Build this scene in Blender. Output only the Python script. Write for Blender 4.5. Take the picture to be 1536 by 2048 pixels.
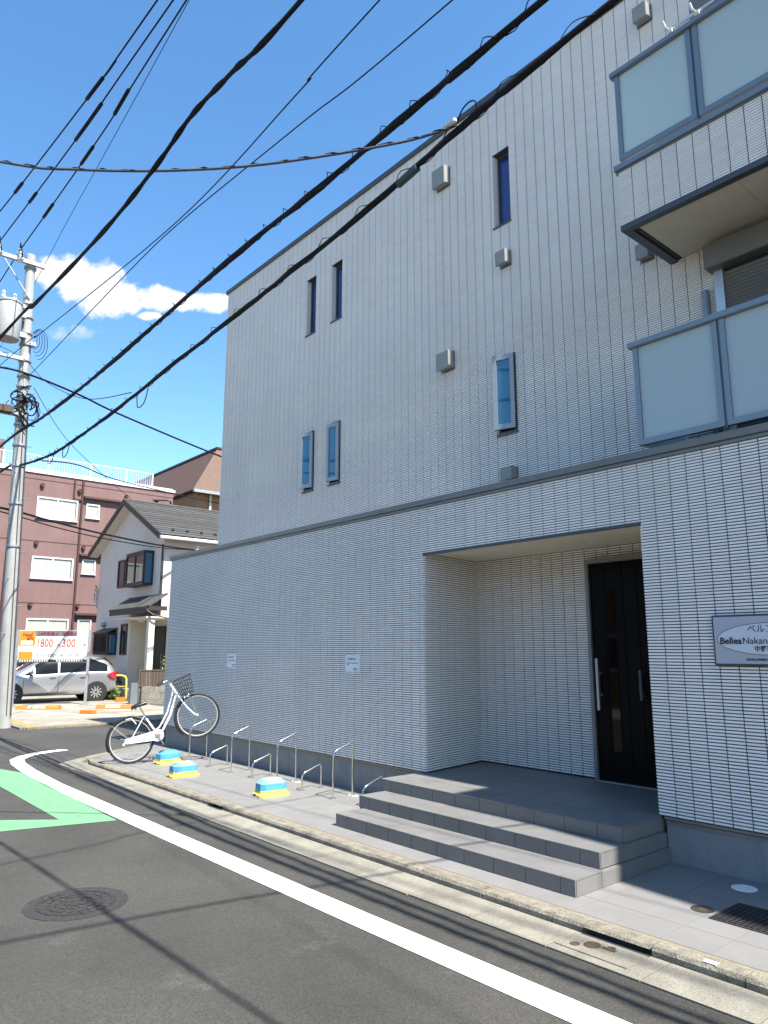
import bpy, bmesh, math, random
from mathutils import Vector, Matrix
random.seed(7)
for o in list(bpy.data.objects): bpy.data.objects.remove(o)
S = bpy.context.scene
COL = S.collection

# ------------------------------------------------------------------ camera
F_PX, PITCH, PSI, EYE = 1450.0, math.atan(275/1450.0), 0.0, 1.65
PSI = math.atan(1264/(F_PX*math.cos(PITCH)+275*math.sin(PITCH)))
fw = Vector((-math.cos(PSI)*math.cos(PITCH), math.sin(PSI)*math.cos(PITCH), math.sin(PITCH)))
rt = Vector((math.sin(PSI), math.cos(PSI), 0)); up = rt.cross(fw)
cam_d = bpy.data.cameras.new('camera'); cam = bpy.data.objects.new('camera', cam_d); COL.objects.link(cam)
cam_d.sensor_fit = 'HORIZONTAL'; cam_d.sensor_width = 36; cam_d.lens = 36*F_PX/1536
cam_d.clip_start = 0.05; cam_d.clip_end = 3000
cam.matrix_world = Matrix(((rt.x, up.x, -fw.x, 0), (rt.y, up.y, -fw.y, 0), (rt.z, up.z, -fw.z, EYE), (0, 0, 0, 1)))
S.camera = cam
S.render.resolution_x, S.render.resolution_y = 768, 1024

# ------------------------------------------------------------------ world and sun
SUN = Vector((0.69, 0.012, 1.0)).normalized()
EL = math.asin(SUN.z); AZ = math.atan2(SUN.x, SUN.y)
w = bpy.data.worlds.new('World'); S.world = w; w.use_nodes = True
nt = w.node_tree; N = nt.nodes; L = nt.links; N.clear()
wout = N.new('ShaderNodeOutputWorld'); bg = N.new('ShaderNodeBackground')
sky = N.new('ShaderNodeTexSky'); sky.sky_type = 'NISHITA'; sky.sun_disc = False
sky.sun_elevation = EL; sky.sun_rotation = AZ
sky.air_density = 1.0; sky.dust_density = 0.25; sky.ozone_density = 3.0; sky.altitude = 30
SKY_STRENGTH = 0.075
bg.inputs['Strength'].default_value = SKY_STRENGTH
def wm(op, a, b=None, c=None):
    n = N.new('ShaderNodeMath'); n.operation = op
    for i, v in enumerate((a, b, c)):
        if v is None: continue
        if isinstance(v, (int, float)): n.inputs[i].default_value = v
        else: L.new(v, n.inputs[i])
    return n.outputs[0]
tc = N.new('ShaderNodeTexCoord')
def wdot(v):
    n = N.new('ShaderNodeVectorMath'); n.operation = 'DOT_PRODUCT'; L.new(tc.outputs['Generated'], n.inputs[0]); n.inputs[1].default_value = v; return n.outputs['Value']
# a fair-weather cumulus low in the sky, described by its own bearing and elevation
c0 = Vector((-0.8497, 0.2879, 0.4417)).normalized(); c1 = Vector((.389, .908, .157)); c2 = Vector((.356, -.305, .883))
d0 = wdot(c0); uu = wm('DIVIDE', wdot(c1), d0); vv = wm('DIVIDE', wdot(c2), d0)
nz = N.new('ShaderNodeTexNoise'); nz.inputs['Scale'].default_value = 34; nz.inputs['Detail'].default_value = 7; nz.inputs['Roughness'].default_value = 0.58
L.new(tc.outputs['Generated'], nz.inputs['Vector'])
nz2 = N.new('ShaderNodeTexNoise'); nz2.inputs['Scale'].default_value = 70; nz2.inputs['Detail'].default_value = 5
L.new(tc.outputs['Generated'], nz2.inputs['Vector'])
field = None
BL = [(-.0653, .0173, .0235, .0194), (-.0449, .0099, .0274, .0253), (-.0144, .0018, .0322, .0269), (.0107, -.0102, .0269, .0191), (-.0165, -.0178, .0294, .0202),
      (.0525, -.0133, .0296, .0146), (.0862, -.0166, .0265, .0111), (.1208, -.0193, .0291, .0118), (.0384, -.0347, .0134, .0055), (-.0789, .0143, .0122, .0091)]
for (u, v, ru, rv) in BL:
    a = wm('DIVIDE', wm('SUBTRACT', uu, u), ru); b = wm('DIVIDE', wm('SUBTRACT', vv, v), rv)
    g = wm('SUBTRACT', 1.0, wm('ADD', wm('MULTIPLY', a, a), wm('MULTIPLY', b, b)))
    field = g if field is None else wm('MAXIMUM', field, g)
field = wm('ADD', wm('MAXIMUM', field, -2.0), wm('MULTIPLY', wm('SUBTRACT', nz.outputs['Fac'], 0.5), 3.0))
field = wm('ADD', field, wm('MULTIPLY', wm('SUBTRACT', nz2.outputs['Fac'], 0.5), 1.9))
def wsmooth(f, lo, hi):
    mr = N.new('ShaderNodeMapRange'); mr.interpolation_type = 'SMOOTHSTEP'; L.new(f, mr.inputs['Value'])
    mr.inputs['From Min'].default_value = lo; mr.inputs['From Max'].default_value = hi; return mr.outputs['Result']
cl = wsmooth(field, -0.45, 0.55)
# faint wisp under the main cloud
a = wm('DIVIDE', wm('SUBTRACT', uu, -.0525), .03); b = wm('DIVIDE', wm('SUBTRACT', vv, -.055), .011)
wf = wm('SUBTRACT', 1.0, wm('ADD', wm('MULTIPLY', a, a), wm('MULTIPLY', b, b)))
wf = wm('ADD', wm('MAXIMUM', wf, -2.0), wm('MULTIPLY', wm('SUBTRACT', nz2.outputs['Fac'], 0.5), 3.2))
wf = wm('MULTIPLY', wsmooth(wf, 0.1, 1.6), 0.5)
cl = wm('MAXIMUM', cl, wf)
cl = wm('MULTIPLY', cl, wm('GREATER_THAN', d0, 0.3))
mix = N.new('ShaderNodeMix'); mix.data_type = 'RGBA'
hs_ = N.new('ShaderNodeHueSaturation'); hs_.inputs['Hue'].default_value = .496; hs_.inputs['Saturation'].default_value = 1.17; hs_.inputs['Value'].default_value = 1.42
L.new(sky.outputs['Color'], hs_.inputs['Color'])
L.new(cl, mix.inputs['Factor']); L.new(hs_.outputs['Color'], mix.inputs['A']); mix.inputs['B'].default_value = (5.0, 5.1, 5.3, 1)
L.new(mix.outputs['Result'], bg.inputs['Color']); L.new(bg.outputs[0], wout.inputs['Surface'])
sun_d = bpy.data.lights.new('sun', 'SUN'); sun_d.energy = 5.0; sun_d.angle = math.radians(0.53); sun_d.color = (1.0, 0.955, 0.88)
sun = bpy.data.objects.new('sun', sun_d); COL.objects.link(sun); sun.location = (8, 0, 20)
sun.rotation_euler = SUN.to_track_quat('Z', 'Y').to_euler()
S.view_settings.view_transform = 'Standard'; S.view_settings.look = 'None'
S.view_settings.exposure = 1.53; S.view_settings.gamma = 1.0; S.view_settings.use_curve_mapping = False

# ------------------------------------------------------------------ materials
MATS = {}
def mat(name, col, rough=0.6, metal=0.0, var=0.0, scale=8.0, bump=0.0, bscale=None, spec=0.5, col2=None, island=0.0, speck=0.0, trans=0.0, coat=0.0, streak=None, wear=None):
    if name in MATS: return MATS[name]
    m = bpy.data.materials.new(name); m.use_nodes = True; t = m.node_tree; n = t.nodes; l = t.links
    p = n['Principled BSDF']; p.inputs['Roughness'].default_value = rough; p.inputs['Metallic'].default_value = metal
    p.inputs['Specular IOR Level'].default_value = spec
    if trans: p.inputs['Transmission Weight'].default_value = trans
    if coat: p.inputs['Coat Weight'].default_value = coat; p.inputs['Coat Roughness'].default_value = 0.05
    c = (*col, 1)
    g = n.new('ShaderNodeNewGeometry'); cur = None
    def rgbmix(fac, A, B, blend='MIX'):
        x = n.new('ShaderNodeMix'); x.data_type = 'RGBA'; x.blend_type = blend
        if isinstance(fac, float): x.inputs['Factor'].default_value = fac
        else: l.new(fac, x.inputs['Factor'])
        for k, v in (('A', A), ('B', B)):
            if isinstance(v, tuple): x.inputs[k].default_value = v
            else: l.new(v, x.inputs[k])
        return x.outputs['Result']
    def noise(sc, det=5, rgh=.6, vec=None):
        z = n.new('ShaderNodeTexNoise'); z.inputs['Scale'].default_value = sc; z.inputs['Detail'].default_value = det; z.inputs['Roughness'].default_value = rgh
        l.new(vec if vec is not None else g.outputs['Position'], z.inputs['Vector']); return z.outputs['Fac']
    def ramp(f, a, b):
        r = n.new('ShaderNodeMapRange'); l.new(f, r.inputs['Value']); r.inputs['From Min'].default_value = a; r.inputs['From Max'].default_value = b; return r.outputs['Result']
    cur = c
    if var or col2:
        c2 = (*col2, 1) if col2 else tuple([max(0, x*(1-var)) for x in col]) + (1,)
        cur = rgbmix(ramp(noise(scale), .35, .68), c, c2)
        if var and col2:
            cur = rgbmix(ramp(noise(scale*6.3), .35, .7), cur, (1-var, 1-var, 1-var, 1), 'MULTIPLY') if False else cur
    if streak:
        mp = n.new('ShaderNodeMapping'); l.new(g.outputs['Position'], mp.inputs['Vector']); mp.inputs['Scale'].default_value = (streak[1], streak[1], streak[1]*.07)
        cur = rgbmix(ramp(noise(1.0, 4, .6, mp.outputs['Vector']), .5, .78), cur, (*streak[0], 1))
    if wear:
        cur = rgbmix(ramp(noise(wear[0], 8, .72), wear[1], wear[2]), cur, (*wear[3], 1))
    if speck:
        v = n.new('ShaderNodeTexVoronoi'); v.inputs['Scale'].default_value = 150; l.new(g.outputs['Position'], v.inputs['Vector'])
        s = n.new('ShaderNodeSeparateColor'); l.new(v.outputs['Color'], s.inputs[0])
        cur = rgbmix(ramp(s.outputs[0], .0, 1.0), cur, rgbmix(1.0, cur, (1+speck*3, 1+speck*3, 1+speck*3, 1), 'MULTIPLY'))
        f2 = noise(420, 2, .5)
        cur = rgbmix(ramp(f2, .62, .74), cur, tuple([min(1, x*(1+speck*5)+.03) for x in col])+(1,))
    if island:
        oi = n.new('ShaderNodeObjectInfo'); ad = n.new('ShaderNodeMath'); ad.operation = 'ADD'; l.new(g.outputs['Random Per Island'], ad.inputs[0]); l.new(oi.outputs['Random'], ad.inputs[1])
        fr = n.new('ShaderNodeMath'); fr.operation = 'FRACT'; l.new(ad.outputs[0], fr.inputs[0])
        cur = rgbmix(fr.outputs[0], cur, rgbmix(1.0, cur, (1-island, 1-island, 1-island, 1), 'MULTIPLY'))
    if isinstance(cur, tuple): p.inputs['Base Color'].default_value = cur
    else: l.new(cur, p.inputs['Base Color'])
    if bump:
        b = n.new('ShaderNodeBump'); b.inputs['Strength'].default_value = bump; b.inputs['Distance'].default_value = 0.01
        l.new(noise(bscale or scale*6, 4), b.inputs['Height']); l.new(b.outputs[0], p.inputs['Normal'])
    MATS[name] = m; return m
M_ASPH = mat('asphalt', wear=(2.2, .60, .80, (.048, .046, .041)), col=(.0282, .0266, .0226), rough=.85, var=.4, scale=.7, bump=.8, bscale=95, speck=.5)
M_ASPH2 = mat('asphalt_far', (.045, .044, .041), .85, var=.25, scale=.8, bump=.4, bscale=90, speck=.3)
M_GUT = mat('gutter_concrete', (.195, .182, .148), .9, var=.3, scale=5, bump=.6, bscale=90, speck=.16, col2=(.135, .125, .1), island=.16)
M_KERB = mat('kerb_concrete', (.17, .155, .12), .92, scale=9, bump=.9, bscale=70, speck=.25, col2=(.085, .076, .06), island=.15)
M_MORTAR = mat('sand_mortar', (.215, .185, .13), .95, var=.25, scale=14, bump=.5)
M_PAVE = mat('paving_tile', (.195, .19, .182), .55, wear=(2.5, .56, .82, (.15, .142, .128)), var=.12, scale=3, bump=.12, bscale=200, island=.07)
M_GROUT = mat('paving_grout', (.165, .16, .15), .9, var=.2, scale=20)
M_STEPT = mat('step_tread_tile', (.165, .162, .156), .5, wear=(3.5, .56, .80, (.115, .11, .10)), var=.14, scale=4, bump=.12, bscale=160, island=.05)
M_STEPR = M_STEPT
M_TILE = mat('facade_tile', (.85, .80, .75), .40, var=.07, scale=.9, island=.07, streak=((.76, .71, .66), 2.2))
M_JOINT = mat('facade_joint', (.028, .028, .029), .95)
M_PLINTH = mat('plinth_render', (.235, .24, .24), .85, var=.18, scale=4, bump=.35, bscale=60, streak=((.16, .16, .155), 9))
M_FLASH = mat('flashing_metal', (.20, .195, .185), .45, .2, var=.1, scale=8)
M_COPING = mat('coping_metal', (.175, .17, .162), .42, .35, var=.12, scale=5)
M_DARKMET = mat('dark_frame_metal', (.075, .078, .082), .4, .4)
M_ALU = mat('aluminium', (.52, .53, .54), .35, .75)
M_SASH = mat('sash_aluminium', (.27, .285, .30), .4, .4)
M_ALUG = mat('grey_aluminium', (.22, .235, .25), .38, .6)
M_SOFFIT = mat('soffit_board', (.55, .50, .40), .85, var=.05, scale=4)
M_CEIL = mat('porch_ceiling', (.70, .61, .46), .85, var=.05, scale=4)
M_VENT = mat('vent_metal', (.25, .24, .22), .5, .1)
M_BLACKDOOR = mat('door_black', (.0045, .004, .0035), .4, spec=.10, var=.3, scale=5, bump=.05, bscale=300)
M_STEEL = mat('stainless', (.62, .62, .6), .18, 1.0)
M_GALV = mat('galvanised', (.34, .35, .36), .5, .5, var=.2, scale=12)
M_WHITEPAINT = mat('white_road_paint', (.74, .74, .71), .75, var=.12, scale=6, bump=.5, bscale=110, wear=(9, .62, .74, (.16, .155, .145)))
M_GREENPAINT = mat('green_road_paint', (.115, .265, .14), .75, wear=(7, .60, .76, (.05, .07, .05)), var=.14, scale=3, bump=.4, bscale=110, speck=.04)
M_IRON = mat('cast_iron', (.055, .051, .046), .55, .3, var=.45, scale=30, bump=.4, bscale=150)
M_RUST = mat('rusty_iron', (.1, .07, .042), .75, .3, var=.4, scale=40, bump=.4)
M_BLACK = mat('black_rubber', (.012, .012, .013), .55)
M_CABLE = mat('cable_black', (.007, .0065, .009), .7, spec=.2, var=.3, scale=3)
M_CABLEG = mat('cable_grey', (.045, .045, .05), .6)
M_POLE = mat('pole_concrete', (.30, .30, .285), .8, var=.16, scale=5, bump=.3, bscale=60, streak=((.22, .22, .205), 7))
M_TRANS = mat('transformer_paint', (.30, .30, .28), .45, var=.08, scale=4)
M_CERAM = mat('ceramic', (.55, .54, .52), .25)
M_WHITE = mat('white_paint', (.66, .66, .65), .3, coat=.3)
M_RIM = mat('rim_alloy', (.42, .42, .41), .4, .3)
M_OFFW = mat('off_white', (.74, .73, .70), .5)
M_BLUE = mat('blue_paint', (.06, .27, .48), .6, var=.12, scale=20, bump=.2)
M_BLUEL = mat('light_blue_paint', (.14, .33, .40), .6, var=.12, scale=20, bump=.2)
M_YEL = mat('yellow_paint', (.50, .40, .07), .6, var=.15, scale=25, bump=.2)
M_YELL = mat('yellow_line_paint', (.40, .25, .05), .75, var=.4, scale=9)
M_ORANGE = mat('orange_paint', (.55, .14, .01), .45, var=.08, scale=12)
M_SIGNW = mat('sign_white', (.60, .58, .52), .4)
M_PLBAND = mat('plate_band', (.45, .40, .30), .5)
M_SIGNO = mat('sign_orange', (.56, .20, .012), .45)
M_RED = mat('sign_red', (.22, .006, .012), .5)
M_ORRED = mat('sign_orange_red', (.42, .035, .012), .5)
M_INK = mat('ink', (.02, .02, .025), .6)
M_OLIVE = mat('sign_olive', (.10, .09, .055), .5)
M_CARS = mat('car_silver', (.47, .475, .49), .28, .75, coat=1.0)
M_CARD = mat('car_dark_blue', (.02, .03, .07), .25, .3, coat=1.0)
M_CARGL = mat('car_glass', (.008, .009, .010), .06, 0, spec=.25)
M_TAIL = mat('tail_light', (.35, .01, .015), .15)
M_PARK = mat('parking_concrete', (.235, .215, .175), .9, scale=1.4, bump=.5, bscale=40, speck=.12, col2=(.15, .136, .11))
M_GROUND = mat('ground_earth', (.24, .22, .19), .95, var=.3, scale=1)
M_HOUSE = mat('house_siding', (.60, .525, .46), .85, var=.08, scale=2, bump=.25, bscale=80)
M_HOUSEC = mat('house_cream', (.60, .55, .46), .85, var=.05, scale=2)
M_ROOF = mat('slate_roof', (.075, .072, .067), .8, var=.3, scale=3, bump=.5, bscale=30, island=.3)
M_TRIM = mat('dark_trim', (.022, .02, .02), .5)
M_BROWN = mat('brown_render', (.17, .1, .092), .9, var=.16, scale=1.1, bump=.8, bscale=35, streak=((.135, .078, .071), 2.5))
M_BROWND = mat('brown_trim', (.055, .023, .02), .7)
M_CAPW = mat('white_parapet', (.50, .50, .50), .7, var=.06, scale=2)
M_TAN = mat('tan_brick', (.27, .15, .07), .85, var=.2, scale=5, bump=.5, bscale=20)
M_MANS_SHADE = mat('shaded_brown_shingle', (.07, .034, .025), .9, var=.3, scale=4, bump=.6, bscale=25, streak=((.045, .022, .016), 3))  # shingle darkened in colour for the slope turned from the sun
M_MANS_LIT = mat('lit_brown_shingle', (.12, .075, .055), .9, var=.15, scale=4, bump=.5, bscale=25)  # same roof's shingle, lightened in colour for the sunlit slope
M_CURT = mat('curtain', (.62, .60, .53), .9, var=.15, scale=6)
M_BLOCKW = mat('concrete_block', (.2, .185, .15), .92, var=.3, scale=6, bump=.7, bscale=40, island=.15, col2=(.13, .12, .095))
M_FENCE = mat('brown_fence', (.075, .052, .036), .6, var=.15, scale=20)
M_LEAF = mat('leaf_green', (.075, .135, .03), .55, island=.6)
M_LEAFY = mat('leaf_yellow_green', (.14, .20, .045), .5, island=.5)
M_SADDLE = mat('saddle_black', (.015, .015, .015), .35)
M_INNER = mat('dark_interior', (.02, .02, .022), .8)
M_SHUT = mat('shutter_metal', (.16, .155, .145), .5, .3)
M_PATCH = mat('pale_mortar_patch', (.62, .59, .50), .9, var=.1, scale=20)
M_PAPER = mat('paper', (.66, .68, .72), .35)
M_PLATE = mat('brushed_plate', (.42, .44, .48), .4, .3)
M_PLATEL = mat('plate_oval', (.58, .61, .65), .4, .2)
def glass(name, col, rough=.03, alpha_trans=0.0):
    if name in MATS: return MATS[name]
    m = bpy.data.materials.new(name); m.use_nodes = True; n = m.node_tree.nodes; l = m.node_tree.links
    p = n['Principled BSDF']; p.inputs['Base Color'].default_value = (*col, 1); p.inputs['Roughness'].default_value = rough
    p.inputs['Specular IOR Level'].default_value = .8; p.inputs['IOR'].default_value = 1.55
    if alpha_trans:
        tr = n.new('ShaderNodeBsdfTransparent'); tr.inputs[0].default_value = (.95, .97, .97, 1); mx = n.new('ShaderNodeMixShader'); mx.inputs[0].default_value = alpha_trans
        l.new(p.outputs[0], mx.inputs[1]); l.new(tr.outputs[0], mx.inputs[2]); l.new(mx.outputs[0], n['Material Output'].inputs['Surface'])
    MATS[name] = m; return m
M_GLSKY_BLUE = glass('glass_sky_reflection_blue', (.018, .035, .15), .04)  # tint plus the deep sky's reflection, put into the base colour
M_GLSKY_TEAL = glass('glass_sky_reflection_teal', (.03, .13, .22), .03)  # brighter sky reflection put into the pane's base colour
M_GLDOOR = mat('door_glass', (.002, .002, .002), .04, spec=.35)
M_INK0 = mat('seam_black', (.001, .001, .001), .9, spec=.05)
M_GLDARK = glass('window_glass_dark', (.02, .025, .03), .03)
M_GLCLEAR = glass('window_glass_clear', (.05, .06, .065), .02, .9)
def frosted():
    m = bpy.data.materials.new('frosted_glass'); m.use_nodes = True; n = m.node_tree.nodes; l = m.node_tree.links
    p = n['Principled BSDF']; p.inputs['Base Color'].default_value = (.64, .72, .72, 1); p.inputs['Roughness'].default_value = .12; p.inputs['Specular IOR Level'].default_value = .6
    t = n.new('ShaderNodeBsdfTranslucent'); t.inputs[0].default_value = (.55, .66, .66, 1)
    mx = n.new('ShaderNodeMixShader'); mx.inputs[0].default_value = .5
    l.new(p.outputs[0], mx.inputs[1]); l.new(t.outputs[0], mx.inputs[2]); l.new(mx.outputs[0], n['Material Output'].inputs['Surface'])
    MATS['frosted_glass'] = m; return m
M_FROST = frosted()

# ------------------------------------------------------------------ geometry helpers
class MB:
    def __init__(s): s.v = []; s.f = []
    def add(s, vs, fs):
        o = len(s.v); s.v += [tuple(v) for v in vs]; s.f += [tuple(i+o for i in f) for f in fs]; return s
    def quad(s, a, b, c, d): return s.add([a, b, c, d], [(0, 1, 2, 3)])
    def box(s, x0, x1, y0, y1, z0, z1):
        return s.add([(x0, y0, z0), (x1, y0, z0), (x1, y1, z0), (x0, y1, z0), (x0, y0, z1), (x1, y0, z1), (x1, y1, z1), (x0, y1, z1)],
                     [(3, 2, 1, 0), (4, 5, 6, 7), (0, 1, 5, 4), (1, 2, 6, 5), (2, 3, 7, 6), (3, 0, 4, 7)])
    def obox(s, c, ax, ay, az, hx, hy, hz):
        c = Vector(c); ax = Vector(ax).normalized()*hx; ay = Vector(ay).normalized()*hy; az = Vector(az).normalized()*hz
        vs = [c+i*ax+j*ay+k*az for k in (-1, 1) for (i, j) in ((-1, -1), (1, -1), (1, 1), (-1, 1))]
        return s.add(vs, [(3, 2, 1, 0), (4, 5, 6, 7), (0, 1, 5, 4), (1, 2, 6, 5), (2, 3, 7, 6), (3, 0, 4, 7)])
    def prism(s, poly, z0, z1):
        n = len(poly); vs = [(x, y, z0) for x, y in poly] + [(x, y, z1) for x, y in poly]
        return s.add(vs, [tuple(range(n-1, -1, -1)), tuple(range(n, 2*n))] + [(i, (i+1) % n, n+(i+1) % n, n+i) for i in range(n)])
    def extr(s, poly3, d):
        n = len(poly3); d = Vector(d); vs = [Vector(p) for p in poly3]; vs = vs + [p+d for p in vs]
        return s.add(vs, [tuple(range(n-1, -1, -1)), tuple(range(n, 2*n))] + [(i, (i+1) % n, n+(i+1) % n, n+i) for i in range(n)])
    def tube(s, path, r, n=8, closed=False, caps=True):
        P = [Vector(p) for p in path]; m = len(P); rs = r if isinstance(r, (list, tuple)) else [r]*m
        T = []
        for i in range(m):
            a = P[(i-1) % m] if (closed or i > 0) else P[i]; b = P[(i+1) % m] if (closed or i < m-1) else P[i]
            d = (b-a); T.append(d.normalized() if d.length > 1e-9 else Vector((0, 0, 1)))
        ref = Vector((0, 0, 1)) if abs(T[0].z) < .9 else Vector((1, 0, 0))
        nx = (ref - T[0]*ref.dot(T[0])).normalized(); vs = []
        for i in range(m):
            nx = (nx - T[i]*nx.dot(T[i])); nx = nx.normalized() if nx.length > 1e-6 else Vector((1, 0, 0)); by = T[i].cross(nx)
            for k in range(n):
                a = 2*math.pi*k/n; vs.append(P[i] + (nx*math.cos(a)+by*math.sin(a))*rs[i])
        fs = []
        for i in range(m if closed else m-1):
            j = (i+1) % m
            for k in range(n): fs.append((i*n+k, i*n+(k+1) % n, j*n+(k+1) % n, j*n+k))
        if caps and not closed: fs += [tuple(range(n-1, -1, -1)), tuple(range((m-1)*n, m*n))]
        return s.add(vs, fs)
    def lathe(s, base, axis, prof, n=16):
        base = Vector(base); ax = Vector(axis).normalized(); ref = Vector((0, 0, 1)) if abs(ax.z) < .9 else Vector((1, 0, 0))
        nx = (ref-ax*ref.dot(ax)).normalized(); by = ax.cross(nx); vs = []; m = len(prof)
        for r, h in prof:
            for k in range(n):
                a = 2*math.pi*k/n; vs.append(base+ax*h+(nx*math.cos(a)+by*math.sin(a))*max(r, 1e-4))
        fs = [(i*n+k, i*n+(k+1) % n, (i+1)*n+(k+1) % n, (i+1)*n+k) for i in range(m-1) for k in range(n)]
        fs += [tuple(range(n-1, -1, -1)), tuple(range((m-1)*n, m*n))]
        return s.add(vs, fs)
    def mesh(s, name, m, smooth=False, bevel=0.0):
        me = bpy.data.meshes.new(name); me.from_pydata(s.v, [], s.f)
        bm = bmesh.new(); bm.from_mesh(me); bmesh.ops.recalc_face_normals(bm, faces=bm.faces)
        if bevel: bmesh.ops.bevel(bm, geom=[e for e in bm.edges if e.calc_face_angle(0) > .5], offset=bevel, segments=2, affect='EDGES', clamp_overlap=True)
        if smooth:
            for f in bm.faces: f.smooth = True
            for e in bm.edges:
                if e.calc_face_angle(0) > .7: e.smooth = False
        bm.to_mesh(me); bm.free(); me.materials.append(m); return me
    def build(s, name, m, parent=None, smooth=False, bevel=0.0):
        return link(name, s.mesh(name, m, smooth, bevel), parent)
def link(name, me, parent=None, loc=None):
    o = bpy.data.objects.new(name, me); COL.objects.link(o)
    if parent is not None:
        o.parent = parent; o.matrix_parent_inverse = WM(parent).inverted()
    if loc is not None: o.location = loc
    return o
def WM(o):
    m = Matrix.LocRotScale(o.location, o.rotation_euler, o.scale)
    return (WM(o.parent) @ o.matrix_parent_inverse @ m) if o.parent else m
def tag(o, label, cat, group=None):
    o['label'] = label; o['category'] = cat
    if group: o['group'] = group
    return o
def thing(name, label, cat, loc=(0, 0, 0), group=None):
    o = bpy.data.objects.new(name, None); COL.objects.link(o); o.location = loc; o.empty_display_size = .2
    return tag(o, label, cat, group)
def struct(o): o['kind'] = 'structure'; return o
def stuff(o): o['kind'] = 'stuff'; return o
def dup(root, loc, label=None, rotz=0):
    r = root.copy(); COL.objects.link(r); r.location = loc; r.rotation_euler = (0, 0, rotz)
    if label: r['label'] = label
    def rec(a, b):
        for ch in [c for c in bpy.data.objects if c.parent == a]:
            c = ch.copy(); COL.objects.link(c); c.parent = b; rec(ch, c)
    rec(root, r); return r
def text_mesh(name, txt, size, m, origin, ux, uy, parent, bold=0.0, align='LEFT', sx=1.0, lift=.002):
    cu = bpy.data.curves.new(name, 'FONT'); cu.body = txt; cu.size = size; cu.align_x = align; cu.resolution_u = 3; cu.offset = bold*size
    o = bpy.data.objects.new(name, cu); COL.objects.link(o)
    dg = bpy.context.evaluated_depsgraph_get(); me = bpy.data.meshes.new_from_object(o.evaluated_get(dg)); bpy.data.objects.remove(o)
    ux = Vector(ux).normalized(); uy = Vector(uy).normalized(); nn = ux.cross(uy); O = Vector(origin)+nn*lift
    for v in me.vertices:
        c = v.co.copy(); v.co = O+ux*c.x*sx+uy*c.y
    me.materials.clear(); me.materials.append(m)
    for p in me.polygons: p.material_index = 0
    return link(name, me, parent)

# ------------------------------------------------------------------ ground, road, pavement
RZ = -0.06
g = MB(); g.box(-300, 250, -250, 350, -.6, -.10); struct(g.build('ground', M_GROUND))
road = MB()
road.add([(-160, -3.2, RZ), (120, -3.2, RZ), (120, 3.76, RZ), (-11.95, 3.76, RZ), (-13.1, 5.3, RZ), (-13.1, 90, RZ), (-17.55, 90, RZ), (-17.55, 4.66, RZ), (-19.9, 4.72, RZ), (-160, 4.72, RZ)],
         [(0, 1, 2, 3), (0, 3, 7, 8), (0, 8, 9), (3, 4, 7), (4, 5, 6, 7)])
road_o = struct(road.build('road', M_ASPH))
# painted lines
def ribbon(pts, wd, z):
    mb = MB(); P = [Vector((x, y, 0)) for x, y in pts]; Lq = []
    for i, p in enumerate(P):
        a = P[max(0, i-1)]; b = P[min(len(P)-1, i+1)]; d = (b-a).normalized(); nn = Vector((-d.y, d.x, 0))*wd/2
        Lq.append((p+nn, p-nn))
    vs = []
    for a, b in Lq: vs += [(a.x, a.y, z), (b.x, b.y, z)]
    return mb.add(vs, [(2*i, 2*i+1, 2*i+3, 2*i+2) for i in range(len(P)-1)])
arc = [(-13.55, 4.32), (-13.48, 4.05), (-13.35, 3.78)] + [(-12.55+.62*math.cos(a)*1.1-.05, 3.82-.62*math.sin(a)) for a in [math.radians(x) for x in (195, 215, 235, 252)]]
arc = [(-13.56, 4.34), (-13.5, 4.08), (-13.38, 3.83), (-13.16, 3.57), (-12.84, 3.38), (-12.4, 3.29), (-11.6, 3.22), (-10.2, 3.16), (-8.5, 3.165), (-6.5, 3.175), (-4, 3.19), (-2, 3.21), (1, 3.22), (30, 3.3)]
ribbon(arc, .205, RZ+.004).build('white_line', M_WHITEPAINT, road_o)
gm = MB()
gm.add([(-12.6, 2.80, RZ+.004), (-11.46, 3.10, RZ+.004), (-7.71, 3.03, RZ+.004), (-8.13, 2.59, RZ+.004), (-10.54, 2.60, RZ+.004), (-12.6, 2.2, RZ+.004)], [(0, 1, 4, 5), (1, 2, 3, 4)])
gm.add([(-7.71, 3.03, RZ+.004), (-8.13, 2.59, RZ+.004), (-8.95, 1.55, RZ+.004), (-8.25, .95, RZ+.004)], [(0, 1, 2, 3)])
gm.build('green_marking', M_GREENPAINT, road_o)
# pavement slab, tiles, kerb, gutter
pv = MB(); pv.prism([(-11.55, 4.165), (12, 4.165), (12, 5.74), (-13.0, 5.74), (-12.62, 5.05), (-12.1, 4.45), (-11.8, 4.25)], -.2, -.004)
pave_o = struct(pv.build('pavement', M_GROUT))
st = MB(); st.add([(-11.4, 4.166, -.0005), (12, 4.166, -.0005), (12, 4.212, -.0005), (-11.4, 4.212, -.0005)], [(0, 1, 2, 3)]); st.build('mortar_strip', M_MORTAR, pave_o)
_pc = {}
def paver(name, x0, x1, y0, y1, z0, z1, m, parent, bev=.002):
    k = (round(x1-x0, 4), round(y1-y0, 4), round(z1-z0, 4), m.name)
    if k not in _pc:
        b = MB(); b.box(-(x1-x0)/2, (x1-x0)/2, -(y1-y0)/2, (y1-y0)/2, -(z1-z0)/2, (z1-z0)/2); _pc[k] = b.mesh(name, m, False, bev)
    return link(name, _pc[k], parent, ((x0+x1)/2, (y0+y1)/2, (z0+z1)/2))
J = .0011
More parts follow.
